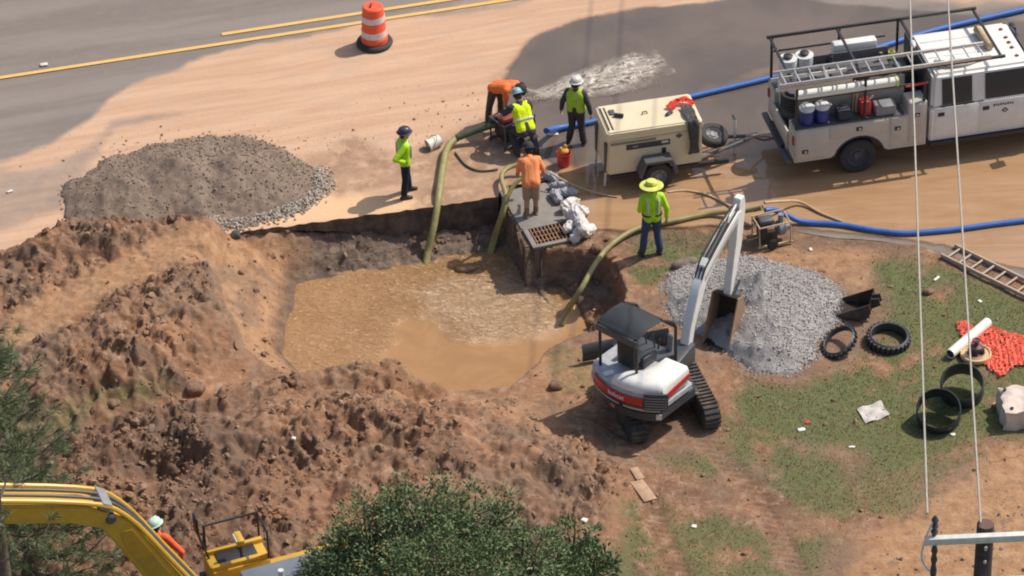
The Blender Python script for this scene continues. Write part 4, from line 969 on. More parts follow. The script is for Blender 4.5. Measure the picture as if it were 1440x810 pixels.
for s in (-1, 1):
    f = 1 if s < 0 else -1
    def win(x0, x1, z0, z1, x2=None, name='window', mat=GLASS, off=.004, th=.012):
        q = [gh(x0, z0, s), gh(x1, z0, s), gh(x2 if x2 else x1, z1, s), gh(x0, z1, s)]
        q = [p + Vector((0, s * off, 0)) for p in q]
        if s > 0: q = q[::-1]
        o = MB(); panel(o, q, th); return o.build(name, mat, T, smooth=False)
    w1 = win(1.76, 2.40, 1.37, 1.93); w2 = win(2.68, 3.92, 1.37, 1.93, 3.52)
    win(1.72, 2.44, 1.325, 1.355, None, 'window_trim', BLKM, .004, .014); win(2.64, 3.96, 1.325, 1.355, None, 'window_trim', PALEP, .006, .02)
    for x0, x1 in ((1.60, 2.52), (2.56, 3.82)):
        d_ = MB().box(((x0 + x1) / 2, s * .973, .96), (x1 - x0, .014, .74), bev=.006).build('door', WHITE, T)
        MB().box((x0 + .13, s * .985, 1.17), (.14, .02, .09), bev=.008).build('handle', BLKM, d_)
    MB().box((2.6, s * .99, .50), (2.2, .12, .06), bev=.015).build('running_board', BLKM, T)
    m_ = MB().box((3.95, s * 1.16, 1.52), (.12, .22, .34), bev=.03).build('mirror', BLKM, T); MB().cyl((3.95, s * .93, 1.44), (3.95, s * 1.08, 1.46), .02).build('mirror_arm', BLKM, m_)
o = MB(); panel(o, [(4.17, -.80, 1.37), (4.17, .80, 1.37), (3.69, .70, 1.96), (3.69, -.70, 1.96)], .03); o.build('windscreen', GLASS, T, smooth=False)
for y in (-.52, -.2, 0, .2, .52): MB().ball((3.46, y, 2.035), .05, (1.0, .8, .7), 10, 8).build('roof_light', AMBER, T)
MB().prism([(4.17, .55), (5.45, .55), (5.5, .9), (5.42, 1.2), (5.2, 1.26), (4.17, 1.32)], -.93, .93, 'y', .05).build('bonnet', WHITE, T)
MB().box((5.52, 0, .88), (.05, 1.2, .4), bev=.02).build('grille', BLKM, T); MB().box((5.58, 0, .55), (.2, 1.95, .22), bev=.03).build('front_bumper', ALU, T)
for s in (-1, 1): MB().box((5.5, s * .77, .95), (.06, .26, .22), bev=.03).build('headlight', PALEP, T)
# door emblem: a row of small dark letters over a diamond
em = MB()
for k in range(9): em.box((2.86 + k * .05, -.984, 1.215 + .008 * math.sin(k * 2.2)), (.032, .006, .045 if k % 3 else .06))
em.build('door_lettering', DGREY, T, smooth=False)
MB().prism([(3.02, 1.06), (3.10, 1.125), (3.18, 1.06), (3.10, .995)], -.985, -.98, 'y').build('door_emblem', DGREY, T); MB().prism([(3.065, 1.06), (3.10, 1.088), (3.135, 1.06), (3.10, 1.032)], -.989, -.985, 'y').build('door_emblem', OFFW, T)
MB().box((1.46, 0, 1.75), (.04, 1.5, .8), bev=.01).build('headache_rack', BLKM, T)

# ladder and loads on the truck
def ladder(name, label, L, Wd, n, loc, rz, mat, rot=None, rail=(.035, .08), rr=.018):
    t = thing(name, label, 'ladder', loc, rz, rot=rot)
    for s in (-1, 1): MB().box((L / 2, s * Wd / 2, 0), (L, rail[0], rail[1]), bev=.005).build('rail', mat, t)
    r0 = None
    for k in range(n):
        x = L * (k + .5) / n
        if r0 is None: r0 = MB().cyl((0, -Wd / 2, 0), (0, Wd / 2, 0), rr, seg=8).build('rung', mat, t); o = r0
        else: o = r0.copy(); COL.objects.link(o)
        o.location = (x, 0, 0)
    return t
ladder('ladder', 'long aluminium ladder lying on the near rail of the truck rack', 4.45, .50, 15, tx(-1.72, -.74, 2.43), TRZ, ALU)
ladder('ladder', 'shorter aluminium ladder section under the long one on the truck rack', 1.6, .40, 5, tx(-1.80, -.80, 2.345), TRZ, ALU)
def single(name, label, cat, mb, mat, loc=(0, 0, 0), rz=0, group=None, **kw):
    o = mb.build(name, mat, None, **kw); o.location = loc; o.rotation_euler = (0, 0, rz); return tag(o, label, cat, group)
def ontruck(name, label, cat, mb, mat, group=None): return single(name, label, cat, mb, mat, ax, TRZ, group)
pt = thing('pipe_carrier', 'long white plastic tube carrier along the near side of the truck rack', 'tube', ax, TRZ)
MB().cyl((-1.34, -.88, 2.07), (.74, -.88, 2.07), .10, seg=20, bev=.01).build('tube', PVC, pt); MB().cyl((.74, -.88, 2.07), (.81, -.88, 2.07), .108, seg=20, bev=.01).build('end_cap', M('pale_green_cap', (0.62, 0.66, 0.35), 0.5), pt)
for i, (x, lab) in enumerate(((-1.08, 'blue jug with white lid, the one nearer the tail of the truck'), (-.76, 'blue jug with white lid, the one nearer the truck cab'))):
    j_ = thing('water_jug', lab, 'jug', tx(x, -.80, 1.32), TRZ, 'blue water jugs on the truck shelf')
    MB().lathe([(0, 0), (.13, 0), (.145, .03), (.15, .30), (.14, .34), (0, .34)], 20).build('jug_body', BLUEP, j_); MB().lathe([(0, .335), (.158, .335), (.16, .39), (.13, .415), (0, .42)], 20).build('lid', PALEP, j_)
    MB().tube([(.155, 0, .3), (.2, 0, .36), (.155, 0, .40)], .012, 6).build('handle', PALEP, j_)
ontruck('tool_bag', 'dark canvas tool bag on the truck shelf', 'bag', MB().box((-.30, -.80, 1.43), (.30, .28, .22), bev=.05).tube([(-.42, -.80, 1.53), (-.3, -.80, 1.63), (-.18, -.80, 1.53)], .012, 6, 4), GREYC)
f_ = thing('fuel_can', 'red fuel can on the truck shelf', 'fuel can', tx(.16, -.78, 1.32), TRZ)
MB().box((0, 0, .17), (.22, .2, .34), bev=.04).build('can', REDP, f_); MB().tube([(-.08, 0, .33), (-.06, 0, .40), (.06, 0, .40), (.08, 0, .33)], .016, 6).build('handle', REDP, f_); MB().cyl((.07, 0, .33), (.16, 0, .42), .02).build('spout', PALEP, f_)
ontruck('tool_case', 'grey tool case with pale lid on the truck shelf', 'tool case', MB().box((.56, -.80, 1.43), (.42, .30, .22), bev=.02), MGREY)
ontruck('breaker_bar', 'red pry bar across the front of the truck shelf', 'bar', MB().cyl((.95, -.97, 1.97), (1.42, -.97, 2.0), .025, seg=10), REDP)
ontruck('shovel_handles', 'bundle of wooden tool handles standing by the shelf wall', 'tool handles', MB().cyl((-.06, -.64, 1.32), (-.02, -.62, 2.05), .02, seg=8).cyl((.0, -.66, 1.32), (.03, -.63, 2.02), .02, seg=8).box((-.03, -.65, 1.27), (.16, .06, .04)), TAN)
for x0, z0, lab, mt in ((-1.08, 1.0, 'white chemical drum in the tail of the truck bed', PALEP), (-.72, 1.0, 'second pale drum in the truck bed, nearer the cab', PALEP)):
    d_ = thing('drum', lab, 'drum', tx(x0, .62 if x0 < -1 else .66, .67), TRZ, 'drums in the truck bed')
    MB().lathe([(0, 0), (.20, 0), (.21, .3), (.215, .32), (.21, .34), (.21, .95), (.20, 1.0), (.19, 1.34), (0, 1.34)], 20).build('drum_body', mt, d_); MB().lathe([(.08, 1.335), (.10, 1.40), (.05, 1.42), (0, 1.42)], 14).build('cap', BLKM, d_)
w_ = thing('welding_machine', 'dark welding machine with white top cover in the truck bed', 'machine', tx(.42, .55, .67), TRZ)
MB().box((0, 0, .55), (1.15, .62, 1.1), bev=.03).build('housing', DGREY, w_); MB().box((-.05, .22, 1.28), (.95, .22, .34), bev=.05).build('cover', WHITE, w_); MB().cyl((.42, -.15, 1.08), (.42, -.15, 1.3), .035).build('exhaust', RUST, w_)
for k in range(5): MB().box((-.3 + k * .15, -.315, .7), (.03, .012, .5)).build('louvre', BLKM, w_)
ontruck('compressor_tank', 'small red tank beside the welding machine', 'tank', MB().cyl((-.15, -.08, 1.12), (.38, -.08, 1.12), .16, seg=18, bev=.05).box((.1, -.08, .86), (.4, .2, .36)), M('dull_red', (0.25, 0.04, 0.04), 0.5, dirt=.3))
hr = thing('hose_reel', 'black hose reel on its side at the tail of the truck bed', 'hose reel', tx(-1.12, .02, .68), TRZ)
for k in range(5): MB().torus((0, 0, .55 + k * .075), .24, .04, seg=26, seg2=8).build('hose_coil', BLACK, hr)
MB().cyl((0, 0, 0), (0, 0, .92), .14).build('drum_core', DGREY, hr)
ontruck('covered_machine', 'dark covered machine between the drums and the welding machine', 'machine', MB().box((-.35, .40, 1.25), (.62, .74, 1.15), bev=.08).ball((-.4, .35, 1.8), .16, (1.3, 1, .5)).cyl((-.2, .5, 1.75), (-.2, .5, 1.98), .05), M('dark_cover', (.06, .058, .06), .7, var=.3, dirt=.25, bmp=.6, bscale=10))
ontruck('pallet_box', 'dark open box full of fittings under the near ladder', 'box', MB().box((.35, -.10, 1.25), (1.5, .55, 1.1), bev=.03).box((.2, -.15, 1.84), (.4, .3, .1), bev=.03).ball((.75, -.1, 1.84), .12, (1.4, 1, .6)), M('dark_box', (.045, .04, .045), .6, var=.3, dirt=.3))
ontruck('folded_tarp', 'crumpled tan tarp among the gear in the truck bed', 'tarp', MB().ball((-.62, -.16, 1.52), .17, (1.25, .9, .6), rot=(.2, .1, .4)).ball((-.45, -.22, 1.55), .13, (1.3, .7, .8), rot=(.5, .3, 1.0)).box((-.62, -.2, 1.08), (.6, .5, .8), bev=.06), TAN)
ontruck('coiled_rope', 'coil of pale rope in the truck bed', 'rope', MB().torus((-.86, -.30, 1.42), .15, .035).torus((-.86, -.30, 1.48), .14, .035).box((-.86, -.3, 1.0), (.35, .35, .8), bev=.04), PALEP)
ontruck('plastic_sheeting', 'crumpled white plastic sheeting under the ladder by the cab', 'plastic sheet', MB().ball((2.25, -.52, 2.10), .16, (2.6, .9, .42), rot=(.1, .05, .1)).ball((1.85, -.48, 2.12), .12, (1.6, 1.1, .6), rot=(.3, .1, .5)).ball((2.45, -.47, 2.11), .11, (1.9, 1.0, .5)).ball((2.65, -.45, 2.10), .11, (1.7, 1.0, .5)), M('white_sheet', (0.78, 0.76, 0.73), 0.5, bmp=.8, bscale=14))
ontruck('tan_roll', 'tan canvas roll lying across the cab roof', 'canvas roll', MB().cyl((3.0, -.20, 2.12), (2.94, .55, 2.12), .085, seg=12, bev=.02), TAN)  # tan cylinder across the cab roof
ontruck('tool_crate', 'dark crate of fittings in the front of the truck bed', 'crate', MB().box((1.18, .35, 1.2), (.36, .8, 1.0), bev=.02).box((1.18, .15, 1.74), (.25, .2, .1), bev=.02), DGREY)
ontruck('yellow_fitting', 'small yellow valve fitting on the crate of fittings', 'fitting', MB().cyl((1.1, .5, 1.7), (1.1, .5, 1.86), .05).torus((1.1, .5, 1.88), .06, .015, seg=14, seg2=6), M('yellow_green_paint', (0.6, 0.6, 0.08), 0.5))

# ---------------------------------------------------------------- towed pump / generator trailer
ct = at(926, 264); tax = Vector((ct.x, ct.y, 0)) + Vector((-U.y, U.x, 0)) * .68
G = thing('equipment_trailer', 'beige towed compressor trailer with spare wheel on its tongue', 'trailer', tax, ROAD_RZ - R(1.5))
def gx_(x, y, z): return (Matrix.Translation(tax) @ Matrix.Rotation(ROAD_RZ - R(1.5), 4, 'Z')) @ Vector((x, y, z))
MB().prism([(-1.03, .40), (-.98, .34), (.98, .34), (1.0, .42), (.98, 1.20), (-.98, 1.20)], -.50, .50, 'y', .035, 3).build('body', BEIGE, G)
MB().prism([(-1.03, 1.18), (1.0, 1.18), (1.01, 1.33), (.97, 1.40), (-.99, 1.40), (-1.04, 1.33)], -.53, .53, 'y', .03, 3).build('lid', BEIGE, G)
for x in (-.94, -.86): MB().box((x, 0, 1.404), (.03, .84, .012)).build('lid_slot', BLKM, G)
e_ = MB().box((-.74, .20, 1.415), (.12, .18, .03), bev=.01).build('exhaust_outlet', DGREY, G); MB().cyl((-.72, .06, 1.44), (-.55, -.02, 1.44), .045).build('exhaust_pipe', BLKM, e_)
MB().tube([(-.16, -.02, 1.40), (-.14, 0, 1.45), (-.06, .01, 1.45), (-.04, 0, 1.40)], .014, 6).build('lifting_eye', DGREY, G)
for s in (-1, 1):
    MB().box((-.15, s * .503, .98), (.92, .012, .13), bev=.003).build('side_decal', M('dark_decal', (0.05, 0.055, 0.065), 0.4), G)
    MB().box((-.46, s * .508, 1.10), (.95, .01, .05)).build('side_vent', M('brown_grey', (0.25, 0.22, 0.17), 0.7), G)  # thin grey-brown strip below the lid
    MB().box((.20, s * .51, 1.0), (.14, .008, .05)).build('decal_mark', PALEP, G)
    MB().box((-.42, s * .51, .985), (.12, .008, .04)).build('decal_mark', MGREY, G)
    MB().box((.18, s * .508, .79), (.09, .012, .13), bev=.006).build('latch', BLKM, G); MB().prism([(.42, 1.09), (.5, 1.15), (.58, 1.09), (.5, 1.03)], s * .503, s * .508, 'y').build('emblem', DGREY, G)
    MB().prism([(-.36, .36), (-.42, .42), (-.28, .74), (.28, .74), (.42, .42), (.36, .36), (.24, .68), (-.24, .68)], s * .52, s * .82, 'y', .006).build('fender', DGREY, G)
    wheel(G, (0, s * .68, .32), .32, .20, -s if s > 0 else 1)
    MB().box((-1.02, s * .40, .74), (.06, .12, .7), bev=.02).build('corner_post', DGREY, G)
    MB().box((.3, s * .5, .30), (2.5, .06, .09)).build('chassis_rail', BLKM, G)
    MB().cyl((-1.02, s * .40, .40), (-1.05, s * .40, .05), .025).build('prop_leg', PALEP, G)
for s in (-1, 1): MB().cyl((.9, s * .42, .36), (2.1, s * .05, .45), .04, seg=8).build('tongue_arm', DGREY, G)
MB().box((2.18, 0, .47), (.26, .1, .1), bev=.02).build('coupler', MGREY, G); MB().cyl((1.85, .12, .02), (1.85, .12, .85), .03).build('jack_post', PALEP, G); MB().box((1.85, .2, .85), (.04, .2, .03)).build('jack_handle', BLKM, G)
MB().box((.985, -.32, .62), (.05, .05, .2)).build('bracket', PALEP, G)
sw = thing('spare_wheel', 'spare wheel lying on the trailer tongue', 'wheel', gx_(1.36, 0, .62), ROAD_RZ); sw.rotation_euler = Euler((R(14), R(6), ROAD_RZ))
wheel(sw, (0, 0, 0), .30, .19, 0, MGREY, 'tyre')
# chain and cable between trailer and truck
single('safety_chain', 'rusty safety chain and cable between trailer and truck', 'chain', MB().tube([gx_(2.2, .05, .42), gx_(2.5, .1, .25), gx_(2.8, .1, .3), tx(-1.5, -.05, .45)], .022, 6, 5).tube([gx_(2.0, -.1, .5), gx_(2.4, -.2, .55), gx_(2.7, -.1, .35), tx(-1.5, .1, .5)], .016, 6, 5), RUST)
# cloths on the trailer
def drape(name, label, cat, path, wd, mat, jit=.02, seed=1):
    g_ = np.random.default_rng(seed); P_ = catmull([Vector(p) for p in path], 4); bm_ = MB(); rows = []
    for i, p in enumerate(P_):
        a = P_[max(0, i - 1)]; c_ = P_[min(len(P_) - 1, i + 1)]; side = Vector((0, 0, 1)).cross(c_ - a); side = side.normalized() if side.length > 1e-3 else Vector((1, 0, 0))
        if abs((c_ - a).normalized().z) > .8: side = Vector((U.x, U.y, 0))
        if side.dot(U) < 0: side = -side
        row = []
        for k in range(7):
            o_ = (k / 6 - .5) * wd * (1 + .15 * math.sin(i * .7)); q = p + side * o_ + Vector((-U.y, U.x, 0)) * -abs(jit * math.sin(k * 2.1 + i * .3)) + Vector((0, 0, abs(jit * math.cos(k * 1.7 + i * .8)) + g_.uniform(0, .006)))
            row.append(bm_.bm.verts.new(q))
        rows.append(row)
    for A_, B2 in zip(rows[:-1], rows[1:]):
        for k in range(6): bm_.bm.faces.new((A_[k], A_[k + 1], B2[k + 1], B2[k]))
    ex = bmesh.ops.solidify(bm_.bm, geom=bm_.bm.faces[:], thickness=.012)
    o = bm_.build(name, mat, None, angle=70); return tag(o, label, cat)
drape('jacket', 'grey jacket hanging over the near edge of the trailer lid', 'jacket', [gx_(.76, .02, 1.43), gx_(.77, -.30, 1.44), gx_(.78, -.52, 1.43), gx_(.78, -.57, 1.25), gx_(.79, -.57, .85), gx_(.79, -.56, .62)], .22, M('grey_jacket', (.15, .145, .145), .9, var=.2, dirt=.2, bmp=.6, bscale=20), .045, 3)
drape('safety_vest', 'orange-red safety vest thrown on the trailer lid', 'vest', [gx_(.42, .02, 1.43), gx_(.55, .14, 1.46), gx_(.68, .20, 1.48), gx_(.84, .14, 1.47), gx_(.96, .06, 1.43)], .17, M('red_vest', (0.85, 0.10, 0.06), 0.8), .05, 5)
single('work_glove', 'dark work glove beside the vest on the trailer lid', 'glove', MB().ball((0, 0, .025), .06, (1.3, .8, .4)).ball((.08, .03, .02), .02, (2, .8, .8)).ball((.09, 0, .02), .02, (2, .8, .8)).ball((.08, -.03, .02), .02, (2, .8, .8)), BLKM, gx_(.36, -.16, 1.405), .8)
# ---------------------------------------------------------------- small excavator
ec = at(928, 571); EC = Vector((ec.x, ec.y, gz(ec.x, ec.y) - 0.01)); EH = R(48); TH = R(105)
E = thing('mini_excavator', 'white mini excavator with red band, grey canopy and rubber tracks', 'excavator', EC, EH)
EW = M('excavator_white', (0.78, 0.76, 0.72), 0.35, var=0.05, scale=5, dirt=0.3, dirtcol=(0.42, 0.33, 0.25), coat=0.2); EG = M('excavator_pale_grey', (0.42, 0.42, 0.43), 0.4, dirt=0.25); ERED = M('excavator_red', (0.50, 0.03, 0.025), 0.35, dirt=0.08)
EDK = M('excavator_dark_grey', (0.055, 0.058, 0.065), 0.45, dirt=0.25); CANO = M('canopy_grey', (0.085, 0.092, 0.10), 0.5, var=0.1, scale=3, dirt=0.12)
TRK = M('track_rubber', (0.035, 0.034, 0.034), 0.85, dirt=0.75, dirtcol=(0.19, 0.14, 0.10))
d = TH - EH
def rt(x, y): return (x * math.cos(d) - y * math.sin(d), x * math.sin(d) + y * math.cos(d))
Rd = Matrix.Rotation(d, 4, 'Z')
def stad(L, h, n=8):
    r = h / 2; pts = []
    for k in range(n + 1): a = -PI / 2 + k * PI / n; pts.append((L / 2 - r + r * math.cos(a), r + r * math.sin(a)))
    for k in range(n + 1): a = PI / 2 + k * PI / n; pts.append((-L / 2 + r + r * math.cos(a), r + r * math.sin(a)))
    return pts
for s in (-1, 1):
    o = MB().prism(stad(2.08, .50), s * .72 - .16, s * .72 + .16, 'y', .015); o.bm.transform(Rd); tr = o.build('track', TRK, E)
    pts = [Vector((p[0], 0, p[1])) for p in stad(2.10, .52, 10)]; per = sum((pts[(i + 1) % len(pts)] - pts[i]).length for i in range(len(pts))); n_l = 46; acc = 0; lug = MB(); want = 0
    for i in range(len(pts)):
        a_, b2 = pts[i], pts[(i + 1) % len(pts)]; L = (b2 - a_).length; dr = (b2 - a_).normalized()
        while want < acc + L:
            p = a_ + dr * (want - acc); lug.box((p.x, s * .72, p.z), (.045, .31, .035), rot=(0, -math.atan2(dr.z, dr.x), 0)); want += per / n_l
        acc += L
    lug.bm.transform(Rd); l_ = lug.build('track_lugs', TRK, tr, smooth=False); l_['kind'] = 'stuff'
    for x in (-.78, .78):
        o = MB().cyl((x, s * .72 - .17, .25), (x, s * .72 + .17, .25), .16, seg=16, bev=.02); o.bm.transform(Rd); o.build('idler_wheel', EDK, tr)
    o = MB().box((0, s * .60, .30), (1.5, .10, .22), bev=.02); o.bm.transform(Rd); o.build('track_frame', EDK, E)
o = MB().box((0, 0, .42), (.9, 1.3, .22), bev=.03).cyl((0, 0, .5), (0, 0, .66), .42, seg=24); o.bm.transform(Rd); o.build('undercarriage', EDK, E)
o = MB().prism([(1.76, .05), (1.72, .10), (1.69, .25), (1.75, .40), (1.80, .44), (1.75, .25), (1.78, .08)], -.75, 1.0, 'y'); o.bm.transform(Rd); bl = o.build('dozer_blade', EDK, E)
for s in (-1, 1): o = MB().box((1.2, s * .35, .30), (1.1, .09, .12), bev=.02); o.bm.transform(Rd); o.build('blade_arm', EDK, bl)
# the swinging house
def plan(r, y0, y1, xf, n=18):
    aL = PI - math.asin(min(1, y1 / r)); aR = PI + math.asin(min(1, -y0 / r)); return [(xf, y0), (xf, y1)] + [(r * math.cos(aL + (aR - aL) * k / n), r * math.sin(aL + (aR - aL) * k / n)) for k in range(n + 1)]
MB().prism(plan(1.25, -.80, .90, .12), .60, .86, 'z', .05, 3).build('skirt', EDK, E)
MB().prism(plan(1.30, -.82, .92, -.02), .865, 1.02, 'z', .03, 3).build('lower_shroud', EG, E)
MB().prism(plan(1.28, -.81, .91, -.12), 1.02, 1.22, 'z', .05, 3).build('counterweight', EG, E)
# engine hood, higher on the right-hand rear
hood = [(-.12, -.80), (-.16, -.30), (-.45, -.26), (-.80, -.16), (-1.02, .10), (-1.19, .18)] + [(1.25 * math.cos(a), 1.25 * math.sin(a)) for a in [R(173) + (R(222) - R(173)) * k / 12 for k in range(13)]] + [(-.70, -.80)]
hb_ = bmesh.new()
def loop(pts, z, sc=1.0, c=(-.6, -.45)): return [hb_.verts.new((c[0] + (x - c[0]) * sc, c[1] + (y - c[1]) * sc, zz)) for (x, y), zz in zip(pts, [z + .05 * (1 if x > -.4 else 0) for x, y in pts])]
L0 = loop(hood, 1.15, 1.0); L1 = loop(hood, 1.30, 1.0); L2 = loop(hood, 1.40, .93); L3 = loop(hood, 1.44, .72)
for A, B in ((L0, L1), (L1, L2), (L2, L3)):
    for i in range(len(A)): hb_.faces.new((A[i], A[(i + 1) % len(A)], B[(i + 1) % len(A)], B[i]))
hb_.faces.new(L3); hb_.faces.new(L0[::-1]); o = MB(); o._merge(hb_, Matrix.Identity(4)); o.build('engine_hood', EW, E, angle=50)
def arc_band(a0, a1, z0, z1, r, th, n=14):
    mb = MB(); rows = []
    for k in range(n + 1):
        a = R(a0 + (a1 - a0) * k / n); c_, s_ = math.cos(a), math.sin(a)
        rows.append([mb.bm.verts.new((rr_ * c_, rr_ * s_, z)) for rr_, z in ((r, z0), (r + th, z0), (r + th, z1), (r, z1))])
    for A, B in zip(rows[:-1], rows[1:]):
        for i in range(4): mb.bm.faces.new((A[i], A[(i + 1) % 4], B[(i + 1) % 4], B[i]))
    mb.bm.faces.new(rows[0][::-1]); mb.bm.faces.new(rows[-1]); return mb
arc_band(149, 205, 1.00, 1.17, 1.285, .022).build('red_band', ERED, E)
arc_band(147, 207, .94, .99, 1.295, .012).build('band_trim', EDK, E)
arc_band(146, 222, 1.215, 1.25, 1.22, .05).build('hood_trim', EG, E)
# lettering on the band
def letters(txt, size, mat, parent, place, name='lettering'):
    cu = bpy.data.curves.new('txt', 'FONT'); cu.body = txt; cu.size = size; cu.align_x = 'CENTER'; cu.align_y = 'CENTER'; cu.extrude = .004
    o = bpy.data.objects.new('txt', cu); COL.objects.link(o); dg = bpy.context.evaluated_depsgraph_get()
    me = bpy.data.meshes.new_from_object(o.evaluated_get(dg)); bpy.data.objects.remove(o); bpy.data.curves.remove(cu)
    for v in me.vertices: v.co = place(v.co)
    me.materials.clear(); me.name = name; return link_mesh(name, me, mat, parent)
def on_arc(c, a=R(180), r=1.31, z=1.085): return Vector(((r + c.z) * math.cos(a + c.x / r), (r + c.z) * math.sin(a + c.x / r), z + c.y))
letters('bobcat', .14, M('white_letter', (0.8, 0.78, 0.75), 0.4), E, on_arc, 'band_lettering')
g_ = arc_band(206, 226, .93, 1.31, 1.285, .035).build('vent_grille', EDK, E)
for k in range(5): arc_band(207, 225, .975 + k * .06, .992 + k * .06, 1.321, .012, 6).build('grille_slat', MGREY, g_)
o = MB(); panel(o, [(-.80, -.815, 1.06), (-.14, -.815, 1.20), (-.14, -.815, 1.29), (-.80, -.815, 1.20)], .012); o.build('side_stripe', ERED, E)
arc_band(172, 177, .72, .79, 1.25, .012, 4).build('rear_reflector', M('dull_orange', (.5, .2, .1), .4), E); arc_band(184, 187, .88, .96, 1.30, .02, 4).build('latch', BLKM, E); arc_band(216, 221, .68, .80, 1.25, .012, 4).build('warning_plate', PALEP, E)
MB().box((-1.02, .40, 1.235), (.22, .12, .03), rot=(0, 0, -.4), bev=.01).build('white_panel', EW, E)
# operator's station
MB().box((-.25, .36, 1.10), (1.10, 1.0, .18), bev=.02).build('floor', EDK, E)
MB().box((-.38, .26, 1.26), (.46, .46, .14), bev=.05).build('seat', BLKM, E); MB().box((-.64, .26, 1.54), (.12, .44, .56), bev=.05).build('backrest', BLKM, E)
for y in (.0, .52):
    c_ = MB().box((-.33, y, 1.36), (.4, .10, .22), bev=.03).build('armrest', EDK, E); MB().cyl((-.05, y, 1.42), (.0, y, 1.62), .018, seg=8).build('joystick', BLKM, c_)
for y in (.28, .48): MB().cyl((.22, y, 1.1), (.10, y, 1.62), .016, seg=8).build('travel_lever', DGREY, E)
MB().prism([(.25, 1.08), (.40, 1.08), (.36, 1.55), (.30, 1.55)], -.06, .06, 'y', .02).build('console', MGREY, E)
MB().prism([(-.05, .12), (.02, .12), (.05, 1.0)], 0, 0.01, 'y')
cb = bmesh.new()
rows = []
for x, z in ((-.96, 2.20), (-.90, 2.29), (-.55, 2.34), (-.20, 2.30), (-.12, 2.24)):
    rows.append([cb.verts.new((x, .26 + y * .92, z - .05 * (y / .52) ** 2)) for y in np.linspace(-.53, .53, 7)])
for A, B in zip(rows[:-1], rows[1:]):
    for i in range(6): cb.faces.new((A[i], A[i + 1], B[i + 1], B[i]))
bmesh.ops.solidify(cb, geom=cb.faces[:], thickness=.05); o = MB(); o._merge(cb, Matrix.Identity(4)); o.build('canopy', CANO, E, angle=50)
MB().box((-.95, .26, 2.12), (.03, .96, .16), bev=.01).build('canopy_valance', CANO, E)
for x, y, x1 in ((-.90, -.18, -.90), (-.90, .70, -.90), (-.18, -.18, .25), (-.18, .70, .25)):
    MB().tube([(x, y, 2.24), (x + (x1 - x) * .8, y, 2.0), (x1, y, 1.85), (x1, y, 1.02)] if x1 != x else [(x, y, 2.24), (x, y, 1.0)], .03, 8).build('canopy_post', BLKM, E)
MB().tube([(.25, -.18, 1.85), (.25, .70, 1.85)], .025, 8).build('canopy_bar', BLKM, E)
# boom, arm and bucket in the plane y = -.10
yb = .05
MB().box((.55, yb, .80), (.80, .36, .42), bev=.05).build('swing_post', EDK, E)
bo = [(.72, .78), (.92, .74), (1.08, 1.25), (1.56, 1.98), (2.28, 2.38), (3.04, 2.58), (3.06, 2.72), (2.92, 2.77), (2.20, 2.58), (1.46, 2.26), (1.22, 1.97), (.88, 1.30)]
bm_ = MB().prism(bo, yb - .09, yb + .09, 'y', .012).build('boom', EW, E)
MB().prism([(1.50, 2.06), (2.2, 2.36), (2.9, 2.60), (2.86, 2.66), (2.2, 2.46), (1.5, 2.16)], yb - .098, yb - .092, 'y').build('boom_decal', EG, bm_)
def ram(p0, p1, r, parent, y=yb, f=.55):
    p0 = Vector((p0[0], y, p0[1])); p1 = Vector((p1[0], y, p1[1])); m = p0.lerp(p1, f)
    c_ = MB().cyl(p0, m, r, seg=12, bev=.01).build('hydraulic_cylinder', EDK, parent); MB().cyl(m, p1, r * .55, seg=10).build('piston_rod', ALU, c_); return c_
ram((.98, .98), (1.62, 1.86), .06, E)
c_ = ram((1.62, 2.36), (3.14, 2.94), .055, E, yb, .62)
MB().prism([(1.52, 2.25), (1.78, 2.36), (1.66, 2.48), (1.52, 2.38)], yb - .06, yb + .06, 'y', .01).build('cylinder_bracket', EW, E)
for yy in (-.07, .0, .07): MB().tube([(1.0, yb + yy, 1.40), (1.42, yb + yy, 2.20), (1.7, yb + yy * 1.3, 2.44), (2.4, yb + yy * 1.2, 2.70), (2.95, yb + yy, 2.84)], .02, 6, 5).build('hydraulic_hose', BLACK, E)
am = [(2.90, 3.00), (3.02, 2.88), (3.20, 2.95), (3.26, 3.28), (3.14, 3.34), (3.0, 3.15)]
arm = MB().prism([(3.02, 3.0), (3.20, 2.98), (3.26, 2.72), (3.10, 1.90), (2.72, .96), (2.60, .96), (2.66, 1.34), (2.86, 2.15), (2.92, 2.65)], yb - .075, yb + .075, 'y', .012).build('arm', EW, E)
ram((3.30, 2.70), (2.94, 1.12), .05, arm, yb, .55)
MB().prism([(2.62, .98), (2.74, .96), (2.98, 1.10), (2.94, 1.18)], yb - .12, yb - .09, 'y').build('bucket_link', EDK, E); MB().prism([(2.62, .98), (2.74, .96), (2.98, 1.10), (2.94, 1.18)], yb + .09, yb + .12, 'y').build('bucket_link', EDK, E)
def bucket(parent, prof, y0, y1, mat, sidemat, th=.03, teeth=4, tdir=(-.1, -.14)):
    """curved shell from the hinge to the lip, with side plates and teeth"""
    mb = MB(); A = []
    for x, z in prof: A.append([mb.bm.verts.new((x, y, z)) for y in (y0, y1)])
    for p, q in zip(A[:-1], A[1:]): mb.bm.faces.new((p[0], p[1], q[1], q[0]))
    bmesh.ops.solidify(mb.bm, geom=mb.bm.faces[:], thickness=th); sh = mb.build('bucket_shell', mat, parent, angle=50)
    for y, s in ((y0, -1), (y1, 1)): MB().prism(prof, y, y + s * .025, 'y').build('bucket_side', sidemat, parent)
    lx, lz = prof[-1]
    for k in range(teeth):
        y = y0 + (y1 - y0) * (k + .5) / teeth
        MB().cyl((lx, y, lz), (lx + tdir[0], y, lz + tdir[1]), .035, .018, seg=6).build('bucket_tooth', mat, parent)
    return sh
bk = bpy.data.objects.new('bucket', None); COL.objects.link(bk); bk.parent = E
